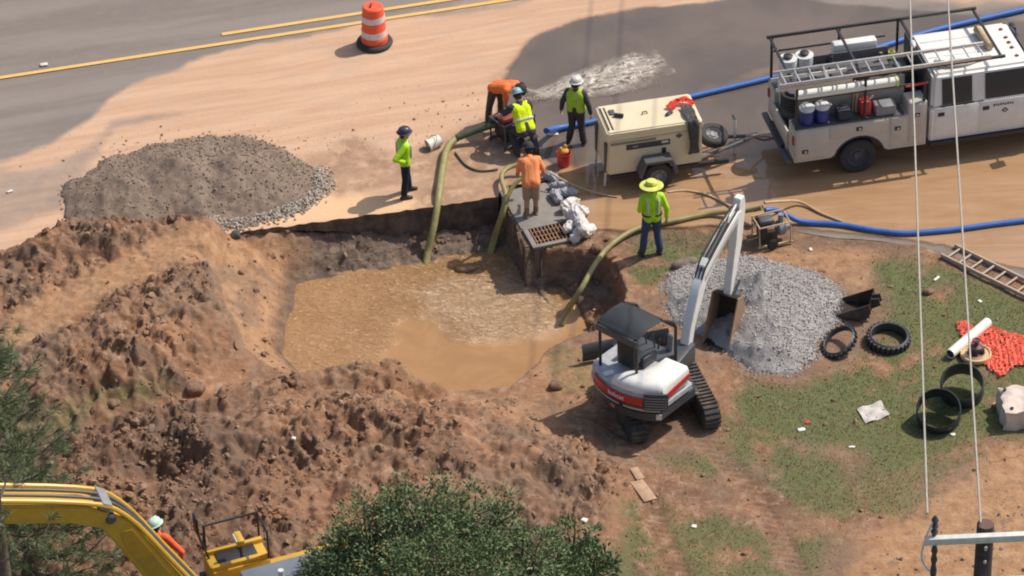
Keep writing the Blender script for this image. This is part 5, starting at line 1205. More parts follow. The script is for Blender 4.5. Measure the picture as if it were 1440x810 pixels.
BROWN = M('muddy_bucket_side', (0.32, 0.20, 0.12), 0.9, dirt=.4); BKD = M('worn_bucket_steel', (0.055, 0.045, 0.04), 0.7, dirt=.5, dirtcol=(.2, .13, .09))
bk['kind'] = 'part'
del bk['kind']
prof_b = [(2.54, 1.02), (2.74, .96), (2.84, .72), (2.80, .45), (2.62, .20), (2.36, .07), (2.12, .06)]
bucket(bk, prof_b, yb - .26, yb + .26, BKD, BROWN, .03, 4, (-.16, -.06))

pv = Vector((.78, yb, 0)); Rz = Matrix.Rotation(R(12), 3, 'Z')                    # the boom is slewed on its post
for o in E.children:
    if o.name.split('.')[0] in ('swing_post', 'boom', 'hydraulic_cylinder', 'cylinder_bracket', 'hydraulic_hose', 'arm', 'bucket_link', 'bucket'):
        o.rotation_euler = (0, 0, R(12)); o.location = pv - Rz @ pv

# ---------------------------------------------------------------- big yellow excavator, bottom left
yc = at(448, 934); YC = Vector((yc.x, yc.y, gz(yc.x, yc.y))); YH = R(200)
YEL = M('yellow_paint', (0.58, 0.34, 0.04), 0.4, var=0.08, scale=3, dirt=0.3, dirtcol=(0.33, 0.22, 0.11)); YD = M('shaded_worn_yellow', (0.52, 0.28, 0.03), 0.5, var=.12, scale=3, dirt=.4, dirtcol=(.28, .17, .08))  # second yellow is darker: the boom's shaded flank painted into the colour
Yx = thing('large_excavator', 'large yellow excavator with raised boom, partly below the picture edge', 'excavator', YC, YH)
for s in (-1, 1):
    t_ = MB().prism(stad(4.2, .95), s * 1.2 - .3, s * 1.2 + .3, 'y', .03).build('track', TRK, Yx)
    for k in range(20): 
        if k == 0: sh0 = MB().box((-1.7, s * 1.2, .965), (.16, .60, .04)).build('track_shoe', TRK, t_); continue
        o = sh0.copy(); COL.objects.link(o); o.location = (k * .178, 0, 0)
MB().cyl((0, 0, .5), (0, 0, 1.1), .7, seg=24).build('slew_ring', EDK, Yx)
MB().prism([(-1.7, -1.0), (-1.85, 0), (-1.7, 1.0), (-1.5, 1.28), (1.2, 1.28), (1.2, -1.28), (-1.5, -1.28)], 1.08, 1.3, 'z', .04).build('deck', EDK, Yx)
MB().prism([(-1.2, -1.26), (-1.2, 1.26), (-1.5, 1.26), (-1.75, 1.0), (-1.9, 0), (-1.75, -1.0), (-1.5, -1.26)], 1.305, 1.6, 'z', .08, 3).build('counterweight', YEL, Yx)
MB().box((-.35, -.55, 1.44), (1.66, 1.4, .30), bev=.05).build('engine_cover', YEL, Yx)
sb = MB().box((1.05, -.95, 1.70), (1.05, .62, .80), bev=.04).build('side_deck', YEL, Yx)
MB().box((1.05, -.95, 2.115), (.7, .36, .03), bev=.01).build('deck_plate', BLKM, sb); MB().box((1.62, -.95, 1.5), (.10, .6, .4), bev=.02).build('step', BLKM, sb)
for k, (x, y) in enumerate(((.55, -1.22), (1.52, -1.22), (.55, -.68))): MB().cyl((x, y, 2.05), (x, y, 2.7), .022, seg=8).build('handrail_post', BLKM, Yx)
MB().tube([(.55, -.68, 2.68), (.55, -1.22, 2.7), (1.52, -1.22, 2.7), (1.56, -1.22, 2.2)], .022, 8).build('handrail', BLKM, Yx)
for y, mt in ((-1.16, YEL), (-.72, YEL)): MB().box((1.05, y, 2.14), (1.05, .09, .1), bev=.02).build('deck_rail', mt, sb)
ml = MB().tube([(1.5, -1.05, 2.05), (1.62, -1.12, 2.5), (1.66, -1.15, 2.75)], .02, 8).build('mirror_arm', BLKM, Yx); MB().box((1.67, -1.15, 2.85), (.05, .24, .36), bev=.03).build('mirror', BLKM, ml)
wl_ = MB().cyl((1.0, -.8, 2.10), (1.0, -.8, 2.5), .025).build('lamp_post', BLKM, Yx); MB().box((1.02, -.8, 2.58), (.12, .30, .12), bev=.02).build('work_lamp', YEL, wl_); MB().box((1.09, -.8, 2.58), (.02, .24, .09)).build('lamp_lens', PALEP, wl_)
cb_ = MB().prism([(-.35, 1.3), (1.45, 1.3), (1.5, 1.6), (1.3, 2.75), (-.35, 2.75)], .30, 1.24, 'y', .05, 2).build('cab', YEL, Yx)
o = MB(); panel(o, [(-.2, 1.246, 1.9), (-.2, 1.246, 2.65), (1.2, 1.246, 2.65), (1.3, 1.246, 1.9)], .012); o.build('cab_window', GLASS, cb_, smooth=False)
MB().box((.48, .77, 2.80), (1.75, .92, .09), bev=.04).build('cab_roof', M('blue_grey_roof', (0.17, 0.19, 0.22), 0.5, var=.08, scale=3), cb_)
MB().cyl((.75, .75, 2.84), (.75, .75, 3.0), .05).build('roof_beacon', PALEP, cb_)
MB().box((-.5, 1.2, 2.6), (.12, .12, .5), bev=.02).build('cab_mirror', BLKM, cb_)
ybm = .10
BF = [(1.35, .95), (2.1, 2.0), (4.2, 5.0)]
bp = [(1.15, 1.2), (1.5, .75), (2.35, 1.85), (3.32, 3.95), (3.62, 4.52), (4.1, 4.78), (6.0, 5.36), (6.25, 5.42), (6.25, 5.66), (6.0, 5.74), (3.85, 5.05), (3.15, 4.55), (1.9, 2.2)]
yb_ = MB().prism(bp, ybm - .27, ybm + .27, 'y', .03).build('boom', YEL, Yx)
MB().prism([(2.0, 1.85), (2.32, 2.0), (3.24, 4.0), (3.32, 4.36), (3.12, 4.36), (2.1, 2.3)], ybm + .271, ybm + .283, 'y').build('boom_side_plate', YD, yb_)
for s in (-1, 1): MB().tube([(1.7, ybm + s * .22, 2.0), (2.5, ybm + s * .22, 3.45), (3.18, ybm + s * .22, 4.63), (3.88, ybm + s * .22, 5.12), (5.95, ybm + s * .22, 5.82)], .045, 8, 4).build('hydraulic_line', YEL, yb_)
for s in (-.5, .5): MB().tube([(1.7, ybm + s * .16, 2.02), (2.5, ybm + s * .16, 3.47), (3.18, ybm + s * .16, 4.65), (3.88, ybm + s * .16, 5.14), (5.95, ybm + s * .16, 5.84)], .03, 8, 4).build('hydraulic_line', DGREY, yb_)
MB().cyl((3.45, ybm - .31, 4.68), (3.45, ybm + .31, 4.68), .09, seg=16, bev=.02).build('boom_pin', DGREY, yb_); MB().box((3.5, ybm, 4.92), (.2, .5, .14), rot=(0, R(-35), 0), bev=.02).build('line_clamp', MGREY, yb_)
MB().box((2.75, ybm + .287, 3.1), (.16, .02, .14), bev=.01).build('boom_plate', DGREY, yb_)
c_ = MB().cyl((5.5, ybm, 5.9), (6.1, ybm, 6.2), .13, seg=16, bev=.02).build('arm_cylinder', YEL, yb_); MB().cyl((6.1, ybm, 6.2), (6.6, ybm, 6.45), .07, seg=12).build('piston_rod', ALU, c_)
for s in (-1, 1): 
    c_ = MB().cyl((1.45, ybm + s * .42, 1.0), (1.95, ybm + s * .42, 1.75), .11, seg=14, bev=.02).build('boom_cylinder', YEL, Yx); MB().cyl((1.95, ybm + s * .42, 1.75), (2.2, ybm + s * .38, 2.15), .06, seg=12).build('piston_rod', ALU, c_)
MB().prism([(5.85, 5.55), (6.15, 5.25), (7.2, 2.9), (7.6, 2.1), (7.85, 2.2), (7.65, 3.3), (6.8, 6.3), (6.5, 6.7), (6.2, 6.6)], ybm - .2, ybm + .2, 'y', .03).build('arm', YEL, Yx)
bk2 = bpy.data.objects.new('bucket', None); COL.objects.link(bk2); bk2.parent = Yx
bucket(bk2, [(7.5, 2.2), (7.95, 2.1), (8.25, 1.6), (8.15, 1.0), (7.7, .65), (7.2, .65)], ybm - .5, ybm + .5, BKD, BKD, .05, 5, (-.2, -.02))
# ---------------------------------------------------------------- storm drain
CONC = M('concrete', (0.25, 0.225, 0.20), 0.9, var=.12, scale=5, dirt=.35, dirtcol=(.26, .18, .12), bmp=.4); CONCD = M('shaded_soiled_concrete', (0.13, 0.105, 0.085), 0.9, var=.2, scale=4, dirt=.6, dirtcol=(.2, .13, .085), bmp=.5)  # darker copy for the walls: their shade is in the colour, besides soil
fl_, fr_ = at(752, 351), at(828, 335); dv = (fr_ - fl_); DW = dv.length; drz = math.atan2(dv.y, dv.x)
Dn = thing('storm_drain', 'concrete storm drain with steel grate at the brink of the pit', 'storm drain', (fl_.x, fl_.y, 0), drz)
DL = 2.15
MB().box((DW / 2, .04, -.95), (DW, .08, 1.9), bev=.01).build('drain_wall', CONCD, Dn); MB().box((DW / 2, .72, -.95), (DW, .08, 1.9), bev=.01).build('drain_wall', CONCD, Dn)
for x in (.045, DW - .045): MB().box((x, .38, -.95), (.088, .60, 1.9)).build('drain_wall', CONCD, Dn)
MB().box((DW / 2, .38, -1.7), (DW - .18, .6, .06)).build('drain_floor', CONCD, Dn)
MB().box((DW / 2 - .02, 1.47, -.08), (DW + .04, 1.40, .20), bev=.02).build('slab', CONC, Dn)
MB().box((.12, 1.47, -.98), (.24, 1.36, 1.58), bev=.02).build('side_wall', CONCD, Dn); MB().box((DW - .12, 1.47, -.98), (.24, 1.36, 1.58)).build('side_wall', CONCD, Dn)
MB().box((DW / 2, 2.1, -.98), (DW - .5, .1, 1.58)).build('back_wall', CONCD, Dn)
for (c, d_) in (((DW / 2, .05, .025), (DW + .06, .10, .05)), ((DW / 2, .70, .025), (DW + .06, .08, .05)), ((.02, .375, .025), (.10, .57, .05)), ((DW - .02, .375, .025), (.10, .57, .05))):
    MB().box(c, d_, bev=.008).build('frame_bar', CONC, Dn)
gr = bpy.data.objects.new('grate', None); COL.objects.link(gr); gr.parent = Dn
for k in range(13):
    if k == 0: b0 = MB().box((.11, .38, .022), (.022, .56, .04)).build('grate_bar', RUST, gr); continue
    o = b0.copy(); COL.objects.link(o); o.location = (k * (DW - .22) / 12, 0, 0)
for y in (.22, .38, .54): MB().box((DW / 2, y, .016), (DW - .16, .022, .03)).build('cross_bar', RUST, gr)
MB().box((DW * .86, .30, .046), (.26, .5, .012)).build('grate_plate', BKD, gr)
single('plank', 'short timber plank leaning beside the storm drain over the pit', 'plank', MB().box((0, 0, 0), (.07, .03, .75), rot=(R(-25), R(-12), 0)), TAN, at(735, 352, -.25))

# sandbags along the slab
BAGW = M('white_sandbag', (0.66, 0.62, 0.58), 0.75, var=.12, scale=8, dirt=.3, dirtcol=(.42, .32, .25), bmp=.9, bscale=16); BAGG = M('silver_sandbag', (0.33, 0.33, 0.36), 0.5, var=.15, scale=8, dirt=.25, bmp=.9, bscale=16)
spots = [(776, 250, .03, 'g', 'highest of the silver bags, beside the stooping man'), (786, 262, .05, 'g', 'silver-grey bag second from the top of the row'), (782, 276, .06, 'g', 'grey bag lying on the kerb side of the row'), (797, 271, .04, 'g', 'dark silver bag on the road side of the row'),
         (801, 287, .10, 'w', 'white bag where the silver bags end'), (812, 296, .04, 'w', 'white bag on the outer side halfway down'), (803, 303, .14, 'w', 'white bag riding on top of the middle of the pile'),
         (816, 309, .06, 'w', 'outer white bag near the grate'), (804, 317, .07, 'w', 'white bag on the edge of the grate'), (819, 321, .12, 'w', 'topmost white bag at the low end'), (828, 325, .04, 'w', 'last white bag at the pit end'), (812, 329, .05, 'w', 'small white bag lapping the grate frame'),
         (811, 303, .22, 'w', 'white bag heaped on top of the pile, upper one'), (817, 317, .22, 'w', 'white bag heaped on top of the pile, lower one nearest the pit')]
for i, (px, py, z, c_, lab) in enumerate(spots):
    p = at(px, py, z + .05); g_ = np.random.default_rng(50 + i)
    a = g_.uniform(0, PI); L = g_.uniform(.09, .14)
    v = Vector((math.cos(a), math.sin(a), g_.uniform(-.2, .2)))
    sh = [(v * -L, v * L, .09, .085), (v * -L * .3 + Vector((0, 0, .03)), v * L * .6 + Vector((.02, .03, .03)), .085, .07), (v * L, v * (L + .1) + Vector((0, 0, .03)), .05, .025)]
    o = fuse('sandbag', sh, BAGW if c_ == 'w' else BAGG, None, .02, 2); o.scale = (1.18,) * 3 if c_ == 'w' else (1.05,) * 3
    for q in o.data.vertices: q.co += q.normal * (.013 * math.sin(q.co.x * 55 + i) * math.sin(q.co.y * 47 + i * 2) + .007 * math.sin(q.co.z * 90 + q.co.x * 70))
    o.location = p; tag(o, lab, 'sandbag', 'sandbags along the storm drain')

# ---------------------------------------------------------------- pumps
def mud_pump(name, label, loc, rz, frame, body, s=1.0, tank=None):
    t = thing(name, label, 'pump', loc, rz)
    V_ = lambda x, y, z: (x * s, y * s, z * s)
    for y in (-.28, .28):
        MB().tube([V_(-.4, y, .05), V_(-.42, y, .62), V_(.38, y, .66), V_(.40, y, .05)], .022 * s, 8).build('frame_tube', frame, t); MB().box(V_(0, y, .06), V_(.9, .05, .05)).build('skid', frame, t)
    for x in (-.4, .4): MB().cyl(V_(x, -.28, .60), V_(x, .28, .60), .02 * s).build('frame_tube', frame, t)
    MB().box(V_(-.12, 0, .34), V_(.44, .42, .42), bev=.04).build('engine', body, t); MB().box(V_(-.15, .02, .62), V_(.36, .3, .16), bev=.05).build('fuel_tank', tank or M('dull_red', (0.25, 0.04, 0.04), 0.5, dirt=.3), t)
    MB().cyl(V_(.12, 0, .34), V_(.34, 0, .34), .19 * s, seg=20, bev=.03).build('pump_housing', MGREY, t); MB().cyl(V_(.23, 0, .45), V_(.23, 0, .74), .07 * s, seg=14).build('outlet', MGREY, t); MB().cyl(V_(.30, 0, .34), V_(.48, 0, .34), .075 * s, seg=14).build('inlet', MGREY, t)
    MB().cyl(V_(-.2, -.24, .5), V_(-.02, -.24, .5), .06 * s).build('muffler', RUST, t); MB().cyl(V_(-.3, .2, .5), V_(-.3, .28, .5), .1 * s, seg=14).build('starter', BLKM, t)
    for y in (-.36, .36): MB().cyl(V_(-.1, y - .04, .14), V_(-.1, y + .04, .14), .14 * s, seg=18, bev=.02).build('wheel', BLACK, t)
    return t
pp = on(722, 196, True)
mud_pump('trash_pump', 'muddy engine pump between the two bending men', pp, R(35), DGREY, BLKM, .95)
pump2 = on(1085, 338); pump2.z = gz(pump2.x, pump2.y)
mud_pump('trash_pump', 'engine pump in a tan frame by the excavator boom, fed by the blue hose', pump2, R(15), TAN, BLKM, .82, DGREY)

# ---------------------------------------------------------------- hoses
HG = M('green_suction_hose', (0.29, 0.255, 0.10), 0.55, var=.14, scale=6, dirt=.35, dirtcol=(.38, .28, .17)); HGD = M('dark_green_hose', (0.075, 0.095, 0.05), 0.5, var=.15, scale=6, dirt=.25); HB = M('blue_layflat_hose', (0.035, 0.13, 0.42), 0.5, var=.12, scale=4, dirt=.12, dirtcol=(.3, .24, .2)); HT = M('tan_hose', (0.48, 0.34, 0.20), 0.7, dirt=.2)
def hose(label, pts, r, mat, rib=0.0, seg=10, n=10, name='hose', flat=1.0):
    P_ = catmull([at(*p) if len(p) == 3 and p[1] > -900 and abs(p[0]) > 20 else Vector(p) for p in pts], n)
    if rib:
        out = [P_[0]]; acc = 0
        for a, b in zip(P_[:-1], P_[1:]):
            k = max(1, int((b - a).length / .03)); out += [a.lerp(b, (j + 1) / k) for j in range(k)]
        P_ = out; rr_ = [r * (1 + (rib if i % 2 else -rib)) for i in range(len(P_))]
        mb = MB().tube(P_, rr_, seg)
    else: mb = MB().tube(P_, r, seg)
    if flat != 1.0:
        pass
    o = mb.build(name, mat, None, angle=80); return tag(o, label, 'hose')
hose('thick green hose arching from the pump over the brink down into the pit', [(598, 376, -1.0), (602, 352, -.75), (610, 318, -.32), (617, 275, .10), (622, 240, .12), (629, 208, .14), (645, 192, .18)], .075, HG, .06)
hose('dark green hose end between the long pit hose and the pump', [(642, 194, .19), (662, 186, .27), (685, 178, .36), (710, 171, .42)], .078, HGD, .05)
hose('green hose looping from the pump left of the stooping man into the pit', [(687, 360, -.95), (694, 335, -.7), (705, 302, -.1), (711, 275, .14), (706, 256, .18), (707, 243, .20), (720, 234, .22), (742, 230, .26), (760, 222, .3)], .05, HG, .06)
hose('green hose held by the stooping man, dropping into the pit', [(691, 360, -.95), (698, 335, -.65), (708, 300, -.05), (716, 272, .25), (727, 256, .42), (742, 246, .52)], .045, HG, .06)
hose('green hose from the far pump past the straw hat man into the pit', [(790, 458, -.9), (800, 434, -.6), (818, 405, -.15), (838, 370, .07), (862, 342, .09), (900, 320, .1), (950, 310, .09), (1000, 300, .09), (1050, 296, .25), (1072, 292, .4)], .055, HG, .06)
hose('thin tan hose from the stooping man lying across the flood water', [(768, 240, .40), (790, 252, .30), (815, 264, .12), (850, 274, .05), (868, 277, .04)], .018, HT, 0, 8)
hose('thin pale hose curving from behind the straw hat to the far pump', [(940, 270, .04), (965, 268, .04), (995, 274, .05), (1020, 286, .05), (1040, 296, .12), (1060, 297, .3)], .022, M('pale_yellow_hose', (0.60, 0.46, 0.26), .6), 0, 8)
hose('short tan suction hose lying behind the far pump', [(1075, 285, .5), (1100, 283, .3), (1125, 284, .1), (1155, 300, .05), (1185, 312, .04)], .03, HT, 0, 8)
hose('blue discharge hose running from the far pump over the flood to the right', [(1076, 296, .50), (1088, 295, .45), (1105, 302, .25), (1130, 312, .09), (1180, 316, .07), (1230, 324, .07), (1275, 328, .07), (1340, 323, .07), (1400, 315, .07), (1460, 308, .07), (1560, 296, .07)], .058, HB)
hose('blue discharge hose running behind the trailer and the truck', [(768, 184, .35), (785, 180, .12), (830, 172, .07), (890, 155, .07), (985, 133, .07), (1085, 109, .07), (1200, 78, .07), (1310, 44, .07), (1440, 13, .07), (1560, -18, .07)], .065, HB)
hose('thin green hose from the mid-pit bank to the truck side of the storm drain', [(700, 238, .03), (675, 240, .03), (655, 232, .03), (640, 214, .03)], .02, HGD, 0, 8)

# jet of pumped water: an arc leaving the pump, then a fan of broken white water running over the wet road
m_foam, nt, b = new_mat('foam'); v = nt.nodes.new('ShaderNodeUVMap').outputs[0]
mp = node(nt, 'ShaderNodeMapping'); nt.links.new(v, mp.inputs[0]); mp.inputs['Scale'].default_value = (5.5, 7, 1)
f1 = noise(nt, mp.outputs[0], 1.0, 6, .68, 1.6); mp2 = node(nt, 'ShaderNodeMapping'); nt.links.new(v, mp2.inputs[0]); mp2.inputs['Scale'].default_value = (14, 9, 1); f2 = noise(nt, mp2.outputs[0], 1.2, 4, .65, 1.2)
rg_ = mth(nt, 'SUBTRACT', 1.0, mth(nt, 'MULTIPLY', mth(nt, 'ABSOLUTE', mth(nt, 'SUBTRACT', f1, .5)), 7.0), True)
fa = mth(nt, 'MULTIPLY', mth(nt, 'ADD', mth(nt, 'MULTIPLY', rg_, .75), mth(nt, 'MULTIPLY', ramp(nt, f2, .5, .75), .6), True), attr(nt, 'fan'), True)
nt.links.new(mixc(nt, ramp(nt, f2, .3, .7), (0.52, 0.43, 0.34), (0.72, 0.64, 0.55)), b.inputs['Base Color']); b.inputs['Roughness'].default_value = .4
nt.links.new(bump(nt, f1, .5, .05), b.inputs['Normal'])
tr = node(nt, 'ShaderNodeBsdfTransparent'); mx = node(nt, 'ShaderNodeMixShader'); nt.links.new(fa, mx.inputs[0]); nt.links.new(tr.outputs[0], mx.inputs[1]); nt.links.new(b.outputs[0], mx.inputs[2]); nt.links.new(mx.outputs[0], nt.nodes['Material Output'].inputs['Surface'])
nu, nv_ = 90, 26; Vf = []; fan = []; uvf = []
q0 = at(735, 141); q1 = at(936, 88); qd = q1 - q0; qn = Vector((-qd.y, qd.x, 0)).normalized()
for i in range(nu):
    u = i / (nu - 1); wd_ = .10 + .62 * math.sin(min(1, u * 1.25) * PI / 2) * (1 - .25 * max(0, u - .7) / .3)
    for j in range(nv_):
        w = j / (nv_ - 1) * 2 - 1; p = q0 + qd * u + qn * (w * wd_ - .10 * math.sin(u * PI))
        n_ = float(fbm(np.array([p.x]), np.array([p.y]), 3.0, 3, seed=77)[0])
        Vf.append((p.x, p.y, .05 + .05 * abs(n_) * min(1, u * 4) + .35 * max(0, 1 - u * 5) ** 2 * (1 - w * w)))
        fan.append(max(0, min(1, (1 - abs(w) ** 2.2 + .5 * n_) * 1.3)) * max(0, min(1, (1 - u) * 6 + .8 * n_)) * min(1, .35 + u * 2)); uvf.append((u * 1.0, w * .3))
ii = np.arange(nu * nv_).reshape(nu, nv_); mf_ = mesh_np('water_jet', np.array(Vf), np.stack([ii[:-1, :-1], ii[1:, :-1], ii[1:, 1:], ii[:-1, 1:]], -1).reshape(-1, 4)); add_attr(mf_, 'fan', np.array(fan))
ul = mf_.uv_layers.new(name='UVMap'); uvs = np.array(uvf, np.float32)[np.array([l.vertex_index for l in mf_.loops])]; ul.data.foreach_set('uv', uvs.ravel())
tag(link_mesh('water_jet', mf_, m_foam), 'white foaming water jetting from the pump over the wet road', kind='stuff')
g_ = np.random.default_rng(12)
m_drop, nt, b = new_mat('froth'); b.inputs['Base Color'].default_value = (0.6, 0.51, 0.42, 1); b.inputs['Roughness'].default_value = .4
dr_ = np.array([at(735 + u * 195, 141 - u * 46 + g_.normal(0, 2 + 11 * u), .05 + .3 * max(0, .25 - u))[:] for u in g_.uniform(0.0, 1, 1100)])
rocks('water_drops', dr_, g_.uniform(.003, .011, len(dr_)), m_drop, seed=6, flat=(.3, .8)); tag(bpy.data.objects['water_drops'], 'drops and froth of pumped water on the wet road', kind='stuff')
lp = at(655, 378, water_low + .04)
single('mud_lump', 'dark mud lump breaking the surface of the pit water', 'mud lump', MB().ball((0, 0, -.02), .2, (1.1, .6, .5), 16, 10).ball((.24, .06, -.06), .17, (1.2, .6, .5), 14, 9, rot=(.2, .3, .2)).ball((-.12, .08, -.05), .15, (.9, .7, .6), 14, 9), M('wet_mud', (0.20, .12, .06), .4, var=.25, bmp=.8, bscale=9), lp, .1)

# ---------------------------------------------------------------- traffic drum
DO = M('orange_plastic', (0.82, 0.11, 0.045), 0.45, var=.05, dirt=.06); DWt = M('white_reflector_band', (0.66, 0.60, 0.58), 0.4, dirt=.1)
q = on(527, 62, True)
Bl = thing('traffic_drum', 'orange and white striped traffic drum on the sandy road', 'traffic drum', q)
MB().torus((0, 0, .06), .33, .07, seg=36, sz=.8).lathe([(.24, .02), (.34, .02), (.34, .10), (.24, .12)], 30).build('tyre_base', BLACK, Bl)
MB().lathe([(.295, .06), (.295, .22), (.275, .25), (.27, .42), (.262, .44), (.258, .60), (.25, .62), (.245, .78), (.237, .80), (.232, .90), (.225, .95), (.20, .975), (0, .975)], 32).build('drum_body', DO, Bl, angle=25)
for z0, z1, r0, r1 in ((.26, .41, .2775, .2745), (.63, .77, .2525, .2485)): MB().lathe([(r0 - .01, z0), (r0 + .002, z0), (r1 + .002, z1), (r1 - .01, z1)], 32).build('white_band', DWt, Bl)
MB().tube([(-.05, -.08, .975), (-.04, -.05, 1.03), (-.03, .02, 1.03), (-.02, .06, .975)], .014, 6).build('handle', BLKM, Bl)
q = at(62, 92, .0); single('road_marker', 'small pale reflective stud beside the yellow line', 'road stud', MB().box((0, 0, .015), (.16, .1, .03), bev=.008), PALEP, (q.x, q.y, .012), ROAD_RZ)
q = at(14, 270, .0); single('litter', 'pale scrap of litter on the road at the far left', 'litter', MB().box((0, 0, .01), (.13, .06, .02), bev=.006), PALEP, (q.x, q.y, .012), .6)

# buckets
def pail(name, label, loc, mat, rot=(0, 0, 0), r=.15, h=.36):
    t = thing(name, label, 'bucket', loc, rot=rot)
    MB().lathe([(0, 0), (r * .86, 0), (r, h), (r * 1.06, h), (r * 1.06, h - .03), (r * 1.03, h - .03), (r * .97, h - .02), (r * .83, .01), (0, .012)], 22).build('pail', mat, t)
    MB().tube([(r * 1.02, 0, h - .05), (r * .8, .12, h - .16), (0, .17, h - .22), (-r * .8, .12, h - .16), (-r * 1.02, 0, h - .05)], .006, 5, 3).build('handle', BLKM, t); return t
q = on(626, 204, True); pail('bucket', 'white bucket tipped over by the long green hose', q + Vector((-.1, 0, .14)), PVC, (R(100), R(10), R(-60)), .13, .30)
q = on(793, 233, True); t = pail('bucket', 'red bucket with rags in it behind the stooping man', q, REDP, (0, 0, 0), .15, .34)
single('rag', 'yellow and red rags stuffed in the red bucket', 'rag', MB().ball((0, .02, 0), .10, (1.1, .9, .8)).ball((.03, .05, .08), .06, (.8, .6, 1.4)).ball((-.06, .0, .07), .05, (.8, .8, 1.2)), M('ochre_rag', (.65, .36, .08), .9, bmp=.8, bscale=14), q + Vector((0, 0, .34)))
q = on(777, 190, True); single('white_tray', 'white tray on the wet road beside the man in grey', 'tray', MB().box((0, 0, .03), (.24, .12, .05), bev=.015), PVC, q, .0)

# ---------------------------------------------------------------- things on the grass
WOOD = M('weathered_wood', (0.36, 0.25, 0.17), 0.85, var=.2, scale=14, dirt=.2)
q0 = at(1333, 352, .06); q1 = at(1480, 424, .06)
ladder('ladder', 'brown ladder lying on the road edge at the far right', (q1 - q0).length, .44, 9, (q0 + q1) / 2 - (q1 - q0) / 2 + Vector((0, 0, .0)), math.atan2((q1 - q0).y, (q1 - q0).x), M('faded_fibreglass', (0.46, 0.36, 0.28), .7, dirt=.3), rail=(.04, .09), rr=.022)
RB = M('black_rubber_ring', (0.03, 0.034, 0.042), 0.5, var=.2, dirt=.15, dirtcol=(.2, .16, .12))
def ring(label, px, py, r, w, th, rot, z=0.0, knobs=0, sx=1.0, mat=RB, cat='rubber ring', group=None):
    p = on(px, py); t = thing('rubber_ring', label, cat, p + Vector((0, 0, z)), rot=rot, group=group)
    Mx = Matrix.Diagonal((sx, 1, 1, 1))
    MB().lathe([(r, -w / 2), (r + th * .25, -w / 2 - .008), (r + th, -w / 2 + .02), (r + th, w / 2 - .02), (r + th * .25, w / 2 + .008), (r, w / 2), (r - th * .2, 0)], 40, Mx, closed=True).build('ring', mat, t)
    if knobs:
        k0 = None
        for k in range(knobs):
            a = k * 2 * PI / knobs
            if k0 is None: o = k0 = MB().box((0, 0, 0), (.05, .06, w * .9), bev=.01).build('lug', mat, t)
            else: o = k0.copy(); COL.objects.link(o)
            o.location = ((r + th + .005) * math.cos(a) * sx, (r + th + .005) * math.sin(a), 0); o.rotation_euler = (0, 0, a)
    return t
ring('thin knobbly black ring leaning oval against the gravel pile', 1180, 490, .33, .12, .05, (R(20), R(-12), R(-38)), .16, 22, .82)
ring('thick black knobbed ring lying flat right of the gravel pile', 1249, 482, .34, .20, .06, (R(4), R(3), 0), .10, 26)
ring('plain black ring standing tilted, the nearest of the rings', 1319, 595, .39, .38, .03, (R(30), R(4), R(-15)), .26, 0)
ring('dark ring leaning behind the nearest ring, with straps inside', 1352, 560, .38, .42, .035, (R(24), R(10), R(-30)), .27, 0)
q0 = at(1336, 498, .10); q1 = at(1389, 453, .10)
pp_ = thing('plastic_pipe', 'white plastic pipe lying slantwise on the orange mesh', 'pipe', q0, math.atan2((q1 - q0).y, (q1 - q0).x)); L = (q1 - q0).length
MB().lathe([(.085, 0), (.10, 0), (.10, L), (.085, L)], 22, Matrix.Rotation(PI / 2, 4, 'Y'), closed=True).build('pipe_wall', PVC, pp_); MB().cyl((.02, 0, 0), (.03, 0, 0), .086, seg=18).build('pipe_mouth', BLKM, pp_)
# orange safety mesh, crumpled on the grass: strands with gaps
m_net = M('orange_mesh_plastic', (0.72, 0.085, 0.04), 0.55, var=.2, scale=10)
net_poly = gp([(1345, 455), (1362, 452), (1376, 470), (1392, 458), (1412, 470), (1450, 478), (1500, 480), (1500, 510), (1430, 516), (1405, 533), (1388, 515), (1366, 505), (1352, 472)])
xs = np.arange(min(p[0] for p in net_poly), max(p[0] for p in net_poly), .03); ys = np.arange(min(p[1] for p in net_poly), max(p[1] for p in net_poly), .03)
A, B = np.meshgrid(xs, ys); dN = psdf(net_poly, A + fbm(A, B, 3, 3, seed=4) * .08, B + fbm(A, B, 3, 3, seed=5) * .08)
zn = ground_z(A.ravel(), B.ravel()).reshape(A.shape) + .035 + .05 * np.abs(fbm(A, B, 4, 4, .7, seed=6)) + .03 * np.abs(fbm(A, B, 11, 2, seed=7)); A2 = A + .02 * fbm(A, B, 7, 2, seed=8); B2 = B + .02 * fbm(A, B, 7, 2, seed=9)
ii = np.arange(A.size).reshape(A.shape); F_ = []
for j in range(A.shape[0] - 1):
    for i in range(A.shape[1] - 1):
        if dN[j, i] > 0 and ((i % 3 != 1) or (j % 2 == 0)) and not (rng.uniform() < .06): F_.append((ii[j, i], ii[j, i + 1], ii[j + 1, i + 1], ii[j + 1, i]))
mn = mesh_np('safety_mesh', np.stack([A2.ravel(), B2.ravel(), zn.ravel()], 1), np.array(F_), smooth=False)
bmn = bmesh.new(); bmn.from_mesh(mn); bmesh.ops.delete(bmn, geom=[v for v in bmn.verts if not v.link_faces], context='VERTS'); bmesh.ops.solidify(bmn, geom=bmn.faces[:], thickness=.008); bmn.to_mesh(mn); bmn.free()
tag(link_mesh('safety_mesh', mn, m_net), 'crumpled orange-red safety mesh spread on the grass', 'safety mesh')
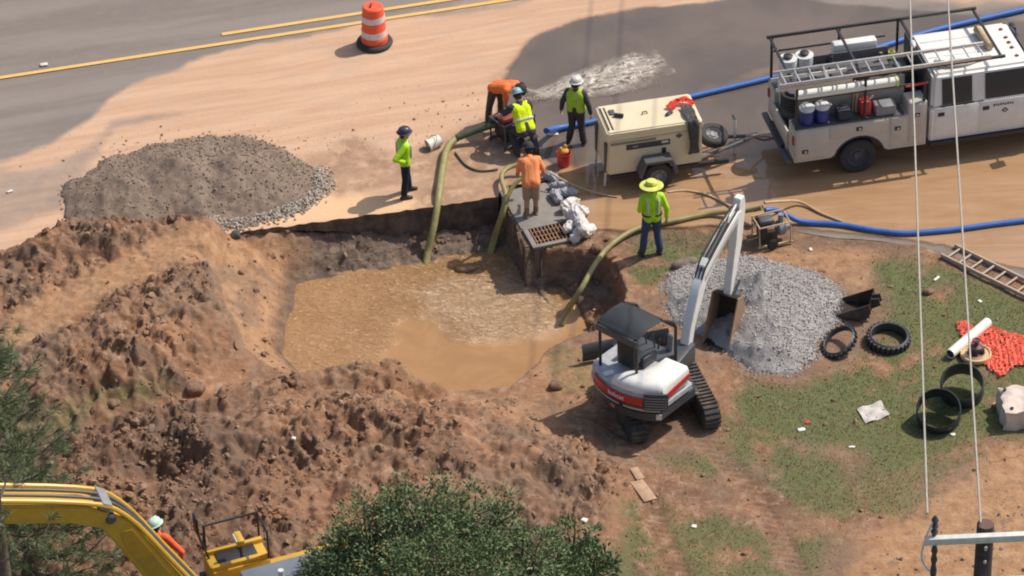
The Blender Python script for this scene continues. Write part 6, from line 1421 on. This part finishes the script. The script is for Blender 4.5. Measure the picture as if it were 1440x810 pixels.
# tan disc with a dark valve on it
p = on(1372, 502); t = thing('valve_flange', 'tan ring with a dark valve standing on it, on the orange mesh', 'valve', p + Vector((0, 0, .04)))
MB().lathe([(.17, 0), (.30, 0), (.305, .035), (.295, .07), (.27, .075), (.25, .045), (.21, .045), (.19, .075), (.17, .07)], 32, closed=True).build('tan_ring', M('tan_plastic', (0.58, 0.40, 0.22), .6, dirt=.2), t)
PUR = M('dark_purple_iron', (0.10, 0.05, 0.06), .55, dirt=.25)
MB().lathe([(0, 0), (.16, 0), (.16, .05), (.09, .07), (.08, .16), (.12, .18), (.12, .22), (.05, .25), (.03, .36), (0, .36)], 18).build('valve_body', PUR, t); MB().cyl((-.16, 0, .12), (.16, 0, .12), .06, seg=12, bev=.01).build('valve_port', PUR, t); MB().torus((0, 0, .36), .07, .015, seg=16, seg2=6).build('hand_wheel', PUR, t)
# bulk bag at the right edge
p = on(1442, 585); t = thing('pale_bundle', 'pale square bundle wrapped in grimy plastic at the right edge', 'bundle', p, R(4))
bb = bmesh.new(); bmesh.ops.create_cube(bb, size=1); bmesh.ops.subdivide_edges(bb, edges=bb.edges[:], cuts=9, use_grid_fill=True)
for v in bb.verts:
    v.co = Vector((v.co.x * .95, v.co.y * .8, (v.co.z + .5) * .42)); n_ = math.sin(v.co.x * 14 + v.co.y * 9) * math.sin(v.co.y * 13 - v.co.z * 11); v.co += Vector((v.co.x * .1 * n_, .03 * n_, .045 * n_ * (v.co.z > .1)))
o = MB(); o._merge(bb, Matrix.Identity(4)); o.build('wrapping', M('pale_wrap', (0.60, 0.50, 0.43), .7, var=.12, scale=5, dirt=.4, dirtcol=(.4, .3, .25), bmp=.5, bscale=10), t, angle=60)
MB().cyl((-.36, .28, .40), (-.36, .28, .47), .03).build('tie_knot', BLKM, t); MB().cyl((-.34, -.30, .38), (-.34, -.30, .46), .035).build('tie_knot', BLKM, t)
# spare bucket with teeth
p = on(1203, 440); t = thing('digging_bucket', 'spare black excavator bucket with teeth lying beside the gravel pile', 'excavator bucket', p + Vector((0, 0, .02)), R(165))
bucket(t, [(-.30, .42), (-.34, .22), (-.26, .06), (0, 0.02), (.22, .03), (.34, .08)], -.27, .27, BKD, BKD, .025, 4, (.17, .0))
for y in (-.08, .08): MB().prism([(-.34, .2), (-.30, .42), (-.46, .46), (-.5, .3)], y - .015, y + .015, 'y').build('hinge_ear', BKD, t)
# litter, rag, rock, boards
p = on(1228, 581); bb = bmesh.new(); bmesh.ops.create_grid(bb, x_segments=8, y_segments=8, size=.5)
for v in bb.verts: v.co = Vector((v.co.x * .52 + .08 * v.co.y, v.co.y * .46, .03 + .03 * math.sin(v.co.x * 9 + 1) * math.cos(v.co.y * 8)))
bmesh.ops.solidify(bb, geom=bb.faces[:], thickness=.012); o = MB(); o._merge(bb, Matrix.Identity(4)); single('flat_sack', 'flat grey-white sack lying on the grass', 'sack', o, M('grey_sack', (0.52, 0.48, 0.43), .8, dirt=.3), p, R(25))
p = on(962, 375); single('boulder', 'dark flat boulder at the corner of the gravel pile', 'boulder', MB().ball((0, 0, .06), .2, (1.35, .7, .55), rot=(.1, .1, .1)).ball((.12, .03, .1), .14, (1.2, .8, .5)), M('brown_stone', (0.20, .15, .12), .9, var=.25, bmp=.9, bscale=12), p, .2)
for px, py, lab, c_, sz in ((1135, 594, 'small red scrap of litter on the grass', REDP, (.08, .10, .02)), (1127, 605, 'white paper scrap beside the red scrap', PVC, (.14, .09, .03)), (1198, 629, 'small white scrap below the flat sack', PVC, (.12, .05, .02)), (1340, 612, 'white scrap at the foot of the nearest ring', PVC, (.09, .07, .03)),
                          (1317, 393, 'white tube of litter high on the grass', PVC, (.05, .17, .04)), (1378, 424, 'white scrap near the brown ladder', PVC, (.06, .09, .02)), (1401, 571, 'pale block beside the wrapped bundle', TAN, (.14, .09, .06)), (822, 733, 'white scrap at the foot of the dirt mound', PVC, (.12, .10, .05)),
                          (976, 741, 'small white scrap on the bare ground at the bottom', PVC, (.09, .08, .03)), (1140, 352, 'white scrap by the far pump', PVC, (.06, .09, .04)), (413, 618, 'white stone-like scrap on the dirt mound', PVC, (.08, .07, .05))):
    p = on(px, py); single('litter', lab, 'litter', MB().box((0, 0, sz[2] / 2), sz, bev=min(sz) * .3), c_, p, R(random.uniform(-40, 40)) if 'tube' not in lab else R(-40))
for k, (px, py, a, lab) in enumerate(((896, 668, 20, 'upper tan board in the track marks below the excavator'), (905, 692, 24, 'broad tan board pressed into the track marks'))):
    p = on(px, py); single('board', lab, 'board', MB().box((0, 0, .03), (.16 + .1 * k, .34 + .25 * k, .035), rot=(.05, .04, 0), bev=.008), M('dusty_board', (0.42, 0.27, 0.17), .9, var=.2, dirt=.4), p, R(a))
# dark rocks and broken asphalt on the banks
AS = M('broken_asphalt', (0.075, 0.065, 0.06), .9, var=.3, dirt=.4, bmp=.8, bscale=20)
for px, py, r_, lab in ((578, 522, .2, 'dark chunk crowning the near bank of the pit'), (275, 548, .16, 'grey rock on the left flank of the mound'), (158, 570, .12, 'small pale rock at far left of the mound'), (330, 332, .1, 'dark chunk at the left end of the broken road edge'), (838, 352, .12, 'brown clod on the bank right of the grate'), (782, 545, .12, 'dark clod on the near bank beside the excavator'), (1305, 412, .1, 'brown clod in the grass near the pole wire')):
    p = on(px, py); g_ = np.random.default_rng(int(px))
    o = fuse('rock', [(Vector(g_.uniform(-.6, .6, 3) * (1, .7, .3)) * r_, Vector(g_.uniform(-.6, .6, 3) * (1, .7, .3)) * r_, r_ * .75, r_ * .55) for _ in range(5)], AS if 'crowning' in lab or 'road edge' in lab else M('brown_clod', (.21, .125, .08), .95, var=.3, scale=12, bmp=.8, bscale=20), None, r_ * .18, 1, .5)
    o.location = p + Vector((0, 0, r_ * .3)); tag(o, lab, 'rock')

# ---------------------------------------------------------------- power pole
zt = 9.5; pt_ = at(1386, 737, zt)
Pl = thing('power_pole', 'dark wooden power pole top with white crossarms at lower right', 'power pole', (pt_.x, pt_.y, 0))
PW = M('creosoted_pole', (0.055, 0.042, 0.045), .8, var=.3, scale=10, bmp=.5, bscale=30); XA = M('white_crossarm', (0.66, .64, .60), .5, dirt=.15); INS = M('insulator', (.05, .05, .07), .4)
MB().cyl((0, 0, -.5), (0, 0, zt), .17, .125, seg=20, bev=.008).build('pole_shaft', PW, Pl); MB().cyl((0, 0, zt - .005), (0, 0, zt + .006), .118, seg=18).build('pole_top', M('pole_end_grain', (.15, .09, .065), .9), Pl)
aX = at(1303, 746, zt - .22); XR = math.atan2((at(1450, 741, zt) - at(1295, 748, zt)).y, (at(1450, 741, zt) - at(1295, 748, zt)).x)
ca, sa = math.cos(XR), math.sin(XR)
for zz, x0 in ((zt - .10, -.89), (zt - .93, -.50)):
    xa = MB().box(((x0 + 1.35) / 2, -.19, zz), (1.35 - x0, .10, .115), bev=.006).build('crossarm', XA, Pl); xa.rotation_euler = (0, 0, XR)
    for zz2 in (.0,): MB().cyl((0, -.15, zz - .2), (0, -.145, zz - .26), .02, seg=8).build('bolt', ALU, Pl)
    MB().cyl((0, -.135, zz - .22), (0, -.16, zz - .22), .025, seg=8).build('bolt', ALU, Pl); MB().cyl((0, -.137, zz - .48), (0, -.162, zz - .48), .025, seg=8).build('bolt', ALU, Pl)
def armp(x, z, y=-.19): return Vector((x * ca - y * sa, x * sa + y * ca, z))
i1 = armp(-.75, zt - .10)
st = MB().lathe([(0, 0), (.03, 0), (.055, .08), (.03, .12), (.055, .18), (.03, .22), (.055, .28), (.02, .36), (0, .36)], 14, Matrix.Translation(i1 + Vector((0, .05, .05)))).build('insulator', INS, Pl)
MB().lathe([(0, 0), (.03, 0), (.05, -.1), (.03, -.16), (.05, -.26), (.03, -.34), (.05, -.46), (.02, -.8), (0, -.8)], 14, Matrix.Translation(i1 + Vector((0, -.04, -.06)))).build('hanging_insulator', INS, Pl)
MB().tube([i1 + Vector((0, .05, .38)), i1 + Vector((-.12, -.02, .1)), i1 + Vector((-.18, -.05, -.25)), i1 + Vector((-.08, -.05, -.5)), i1 + Vector((0, -.04, -.5))], .016, 6, 6).build('jumper_wire', PALEP, Pl)
WIRE = M('weathered_wire', (.40, .365, .31), .6)
for (pa, pb, zb, lab) in (((1304, 722), (1279, -20), zt + .28, 'left power line crossing the whole picture'), ((1379, 735), (1331, -30), zt + .05, 'right power line rising from behind the pole top')):
    a_ = at(*pa, zb); b2 = at(*pb, zb); dv_ = (b2 - a_).normalized(); far = a_ + dv_ * 45
    pts = [a_.lerp(far, k / 20) + Vector((0, 0, -.35 * 4 * (k / 20) * (1 - k / 20) * .0)) for k in range(21)]
    o = MB().tube(pts, .016, 6).build('power_line', WIRE); tag(o, lab, 'power line', 'power lines from the pole')
    if 'left' in lab:
        dm = at(1284, 62, zb); MB().ball(dm, .05, (1, 2.2, 1), 10, 8).build('line_clamp', PALEP, o)
# ---------------------------------------------------------------- trees
m_leaf, nt, b = new_mat('leaf'); t_ = attr(nt, 'tone'); v = objco(nt)
c = mixc(nt, t_, (0.07, 0.118, 0.048), (0.205, 0.255, 0.11)); c = mixc(nt, mth(nt, 'MULTIPLY', ramp(nt, noise(nt, v, 1.2, 4), .5, .7), .5), c, (0.17, 0.18, 0.08))
nt.links.new(c, b.inputs['Base Color']); b.inputs['Roughness'].default_value = .5; b.inputs['Specular IOR Level'].default_value = .35
b.inputs['Transmission Weight'].default_value = 0.0
m_needle, nt, b = new_mat('pine_needle'); t_ = attr(nt, 'tone')
nt.links.new(mixc(nt, t_, (0.085, 0.115, 0.05), (0.19, 0.215, 0.10)), b.inputs['Base Color']); b.inputs['Roughness'].default_value = .55
BARK = M('bark', (0.13, 0.095, 0.07), .95, var=.3, scale=12, bmp=.8, bscale=25)
def leaf_mesh(name, P_, N_, size, mat, parent, seed, aspect=.5, shape='leaf'):
    g = np.random.default_rng(seed); n = len(P_)
    d_ = N_ / (np.linalg.norm(N_, axis=1)[:, None] + 1e-9); r_ = g.normal(size=(n, 3)); s_ = np.cross(d_, r_); s_ /= np.linalg.norm(s_, axis=1)[:, None] + 1e-9
    L = size[0] + (size[1] - size[0]) * g.uniform(size=n); w = L * aspect
    up = np.cross(s_, d_) * (L * .12)[:, None]
    a = P_; b_ = P_ + d_ * (L * .45)[:, None] + s_ * (w * .5)[:, None] + up; c_ = P_ + d_ * L[:, None]; e_ = P_ + d_ * (L * .45)[:, None] - s_ * (w * .5)[:, None] + up
    Vv = np.stack([a, b_, c_, e_], 1).reshape(-1, 3); me = mesh_np(name, Vv, np.arange(4 * n).reshape(-1, 4), False); add_attr(me, 'tone', np.repeat(g.uniform(size=n), 4))
    o = link_mesh(name, me, mat, parent); o['kind'] = 'stuff'; return o
def broad_tree(label, base, lobes, n_leaf, seed, trunk_h, size=(.04, .095), cat='tree', name='oak_tree'):
    """lobes: (centre offset from the base, radii); leaves ride on twig clusters spread through the lobes"""
    g = np.random.default_rng(seed); t = thing(name, label, cat, base)
    tr = MB().tube([(0, 0, -.3), (.05, .02, trunk_h * .5), (.02, .05, trunk_h)], [.13, .11, .08], 10, 6)
    o = tr.build('trunk', BARK, t)
    tot = sum(r[0] * r[1] * r[2] for _, r in lobes); PP = []; NN = []; lim = MB()
    for c_, r_ in lobes:
        c_ = np.array(c_); r_ = np.array(r_); share = r_.prod() / tot; k = int(n_leaf * share); nc = max(8, int(k / 40))
        u = g.normal(size=(nc, 3)); u /= np.linalg.norm(u, axis=1)[:, None]; cc = c_ + u * r_ * (g.uniform(.12, 1.25, nc) ** .45)[:, None]
        lim.tube([(0, 0, trunk_h * .8), tuple((c_ * .5 + np.array([0, 0, trunk_h * .45]))), tuple(c_ + [0, 0, -.1 * r_[2]])], [.06, .045, .03], 6, 4)
        for q in cc[:26]: lim.tube([tuple(c_ + [0, 0, -.3 * r_[2]]), tuple((c_ + q) / 2 + g.normal(0, .05, 3)), tuple(q)], [.022, .014, .006], 5, 3)
        cr = g.uniform(.13, .30, nc) * (r_.mean() / 1.0) ** .4
        idc = g.integers(0, nc, k); off = g.normal(size=(k, 3)) * [1, 1, .7]; off /= np.linalg.norm(off, axis=1)[:, None]; off *= (g.uniform(0, 1, k) ** .5)[:, None]
        PP.append(cc[idc] + off * cr[idc][:, None]); NN.append(off + (cc[idc] - c_) / r_ * .5 + g.normal(0, .4, (k, 3)) + [0, 0, .1])
    lim.build('branches', BARK, t); leaf_mesh('crown', np.concatenate(PP), np.concatenate(NN), size, m_leaf, t, seed + 1)
    return t
b0 = at(640, 1010); B0 = Vector((b0.x, b0.y, gz(b0.x, b0.y)))
def rel(px, py, dy=0.0, z=3.2):
    p = at(px, py, z); return (p.x - B0.x, p.y - B0.y + dy, z - B0.z)
broad_tree('bushy dark green tree at the bottom centre in front of the mound', B0, [(rel(590, 730, 0, 3.9), (.75, .7, .75)), (rel(520, 760, 0, 3.5), (.7, .7, .7)), (rel(492, 778, 0, 3.2), (.5, .5, .45)), (rel(455, 806, 0, 3.0), (.45, .45, .4)), (rel(680, 745, 0, 3.7), (.75, .7, .7)), (rel(620, 800, -.2, 3.6), (1.2, .9, .8)), (rel(480, 820, 0, 3.1), (.7, .7, .6)), (rel(740, 800, 0, 3.2), (.65, .7, .65)), (rel(560, 870, -.3, 3.0), (1.3, 1, .8)), (rel(700, 880, -.3, 2.9), (1.2, 1, .8))], 56000, 31, 2.4)
b1 = at(815, 960); B0 = Vector((b1.x, b1.y, gz(b1.x, b1.y)))
broad_tree('smaller dark green bush to the right of the bushy tree at the bottom', B0, [(rel(805, 770, 0, 2.3), (.42, .4, .42)), (rel(780, 810, 0, 2.2), (.5, .5, .45)), (rel(830, 805, 0, 2.1), (.45, .45, .45)), (rel(810, 850, 0, 1.9), (.6, .5, .5))], 7000, 41, 1.4, (.06, .12), 'bush', 'bush')
# loblolly pine at the left edge, its crown reaching up over the yellow boom
def pine(label, base, H_, n_br, seed, top_clear, lean=(0, 0)):
    g = np.random.default_rng(seed); t = thing('pine_tree', label, 'tree', base)
    MB().tube([(0, 0, -.3), (lean[0] * .5, lean[1] * .5, H_ * .5), (lean[0], lean[1], H_)], [.2, .13, .02], 10, 8).build('trunk', BARK, t)
    lim = MB(); PP = []; NN = []
    for k in range(n_br):
        h = H_ * (1 - top_clear * (k / n_br) ** .85) - .05; f = h / H_; c0 = np.array([lean[0] * f, lean[1] * f, h]); a = k * 2.4 + g.uniform(-.4, .4); L = (.3 + 1.45 * ((H_ - h) / (H_ * top_clear)) ** .7) * g.uniform(.65, 1.1)
        dr = np.array([math.cos(a), math.sin(a), g.uniform(.15, .5)]); pts = [c0, c0 + dr * L * .5, c0 + dr * L + [0, 0, .18 * L]]
        lim.tube([tuple(p) for p in pts], [.026, .016, .006], 5, 4)
        ends = []
        for j in range(int(5 + L * 5)):
            u = g.uniform(.3, 1.0); p = c0 + dr * L * u + [0, 0, .18 * L * u * u]; q = p + g.normal(0, .22, 3) * [1, 1, .6] * (0.6 + .4 * u) + dr * .1
            lim.tube([tuple(p), tuple(q)], [.01, .005], 4); ends.append((q, q - p + dr * .3 + np.array([0, 0, .15])))
        for q, d_ in ends:
            d_ = d_ / np.linalg.norm(d_); n_ = 62; s_ = g.uniform(-.14, .05, n_); PP.append(q + d_ * s_[:, None]); NN.append(d_ + g.normal(0, .55, (n_, 3)))
    lim.build('branches', BARK, t); leaf_mesh('needles', np.concatenate(PP), np.concatenate(NN), (.13, .22), m_needle, t, seed + 1, .055)
    return t
for (px, py, H_, nb_, sd, tc, lab) in ((-5, 800, 4.7, 40, 61, .85, 'pine tree at the left edge behind the yellow boom'), (60, 915, 3.5, 40, 71, .9, 'low pine tree below the yellow boom at the bottom left corner'), (-70, 730, 4.2, 30, 81, .85, 'pine tree cut off by the left picture edge')):
    p = at(px, py, 0); pine(lab, Vector((p.x, p.y, gz(p.x, p.y))), H_, nb_, sd, tc)
p = at(-35, 520, 9.0); pine('tall pine tree with twigs hanging in front of the yellow boom', Vector((p.x, p.y, 0)), 9.0, 16, 91, .42)
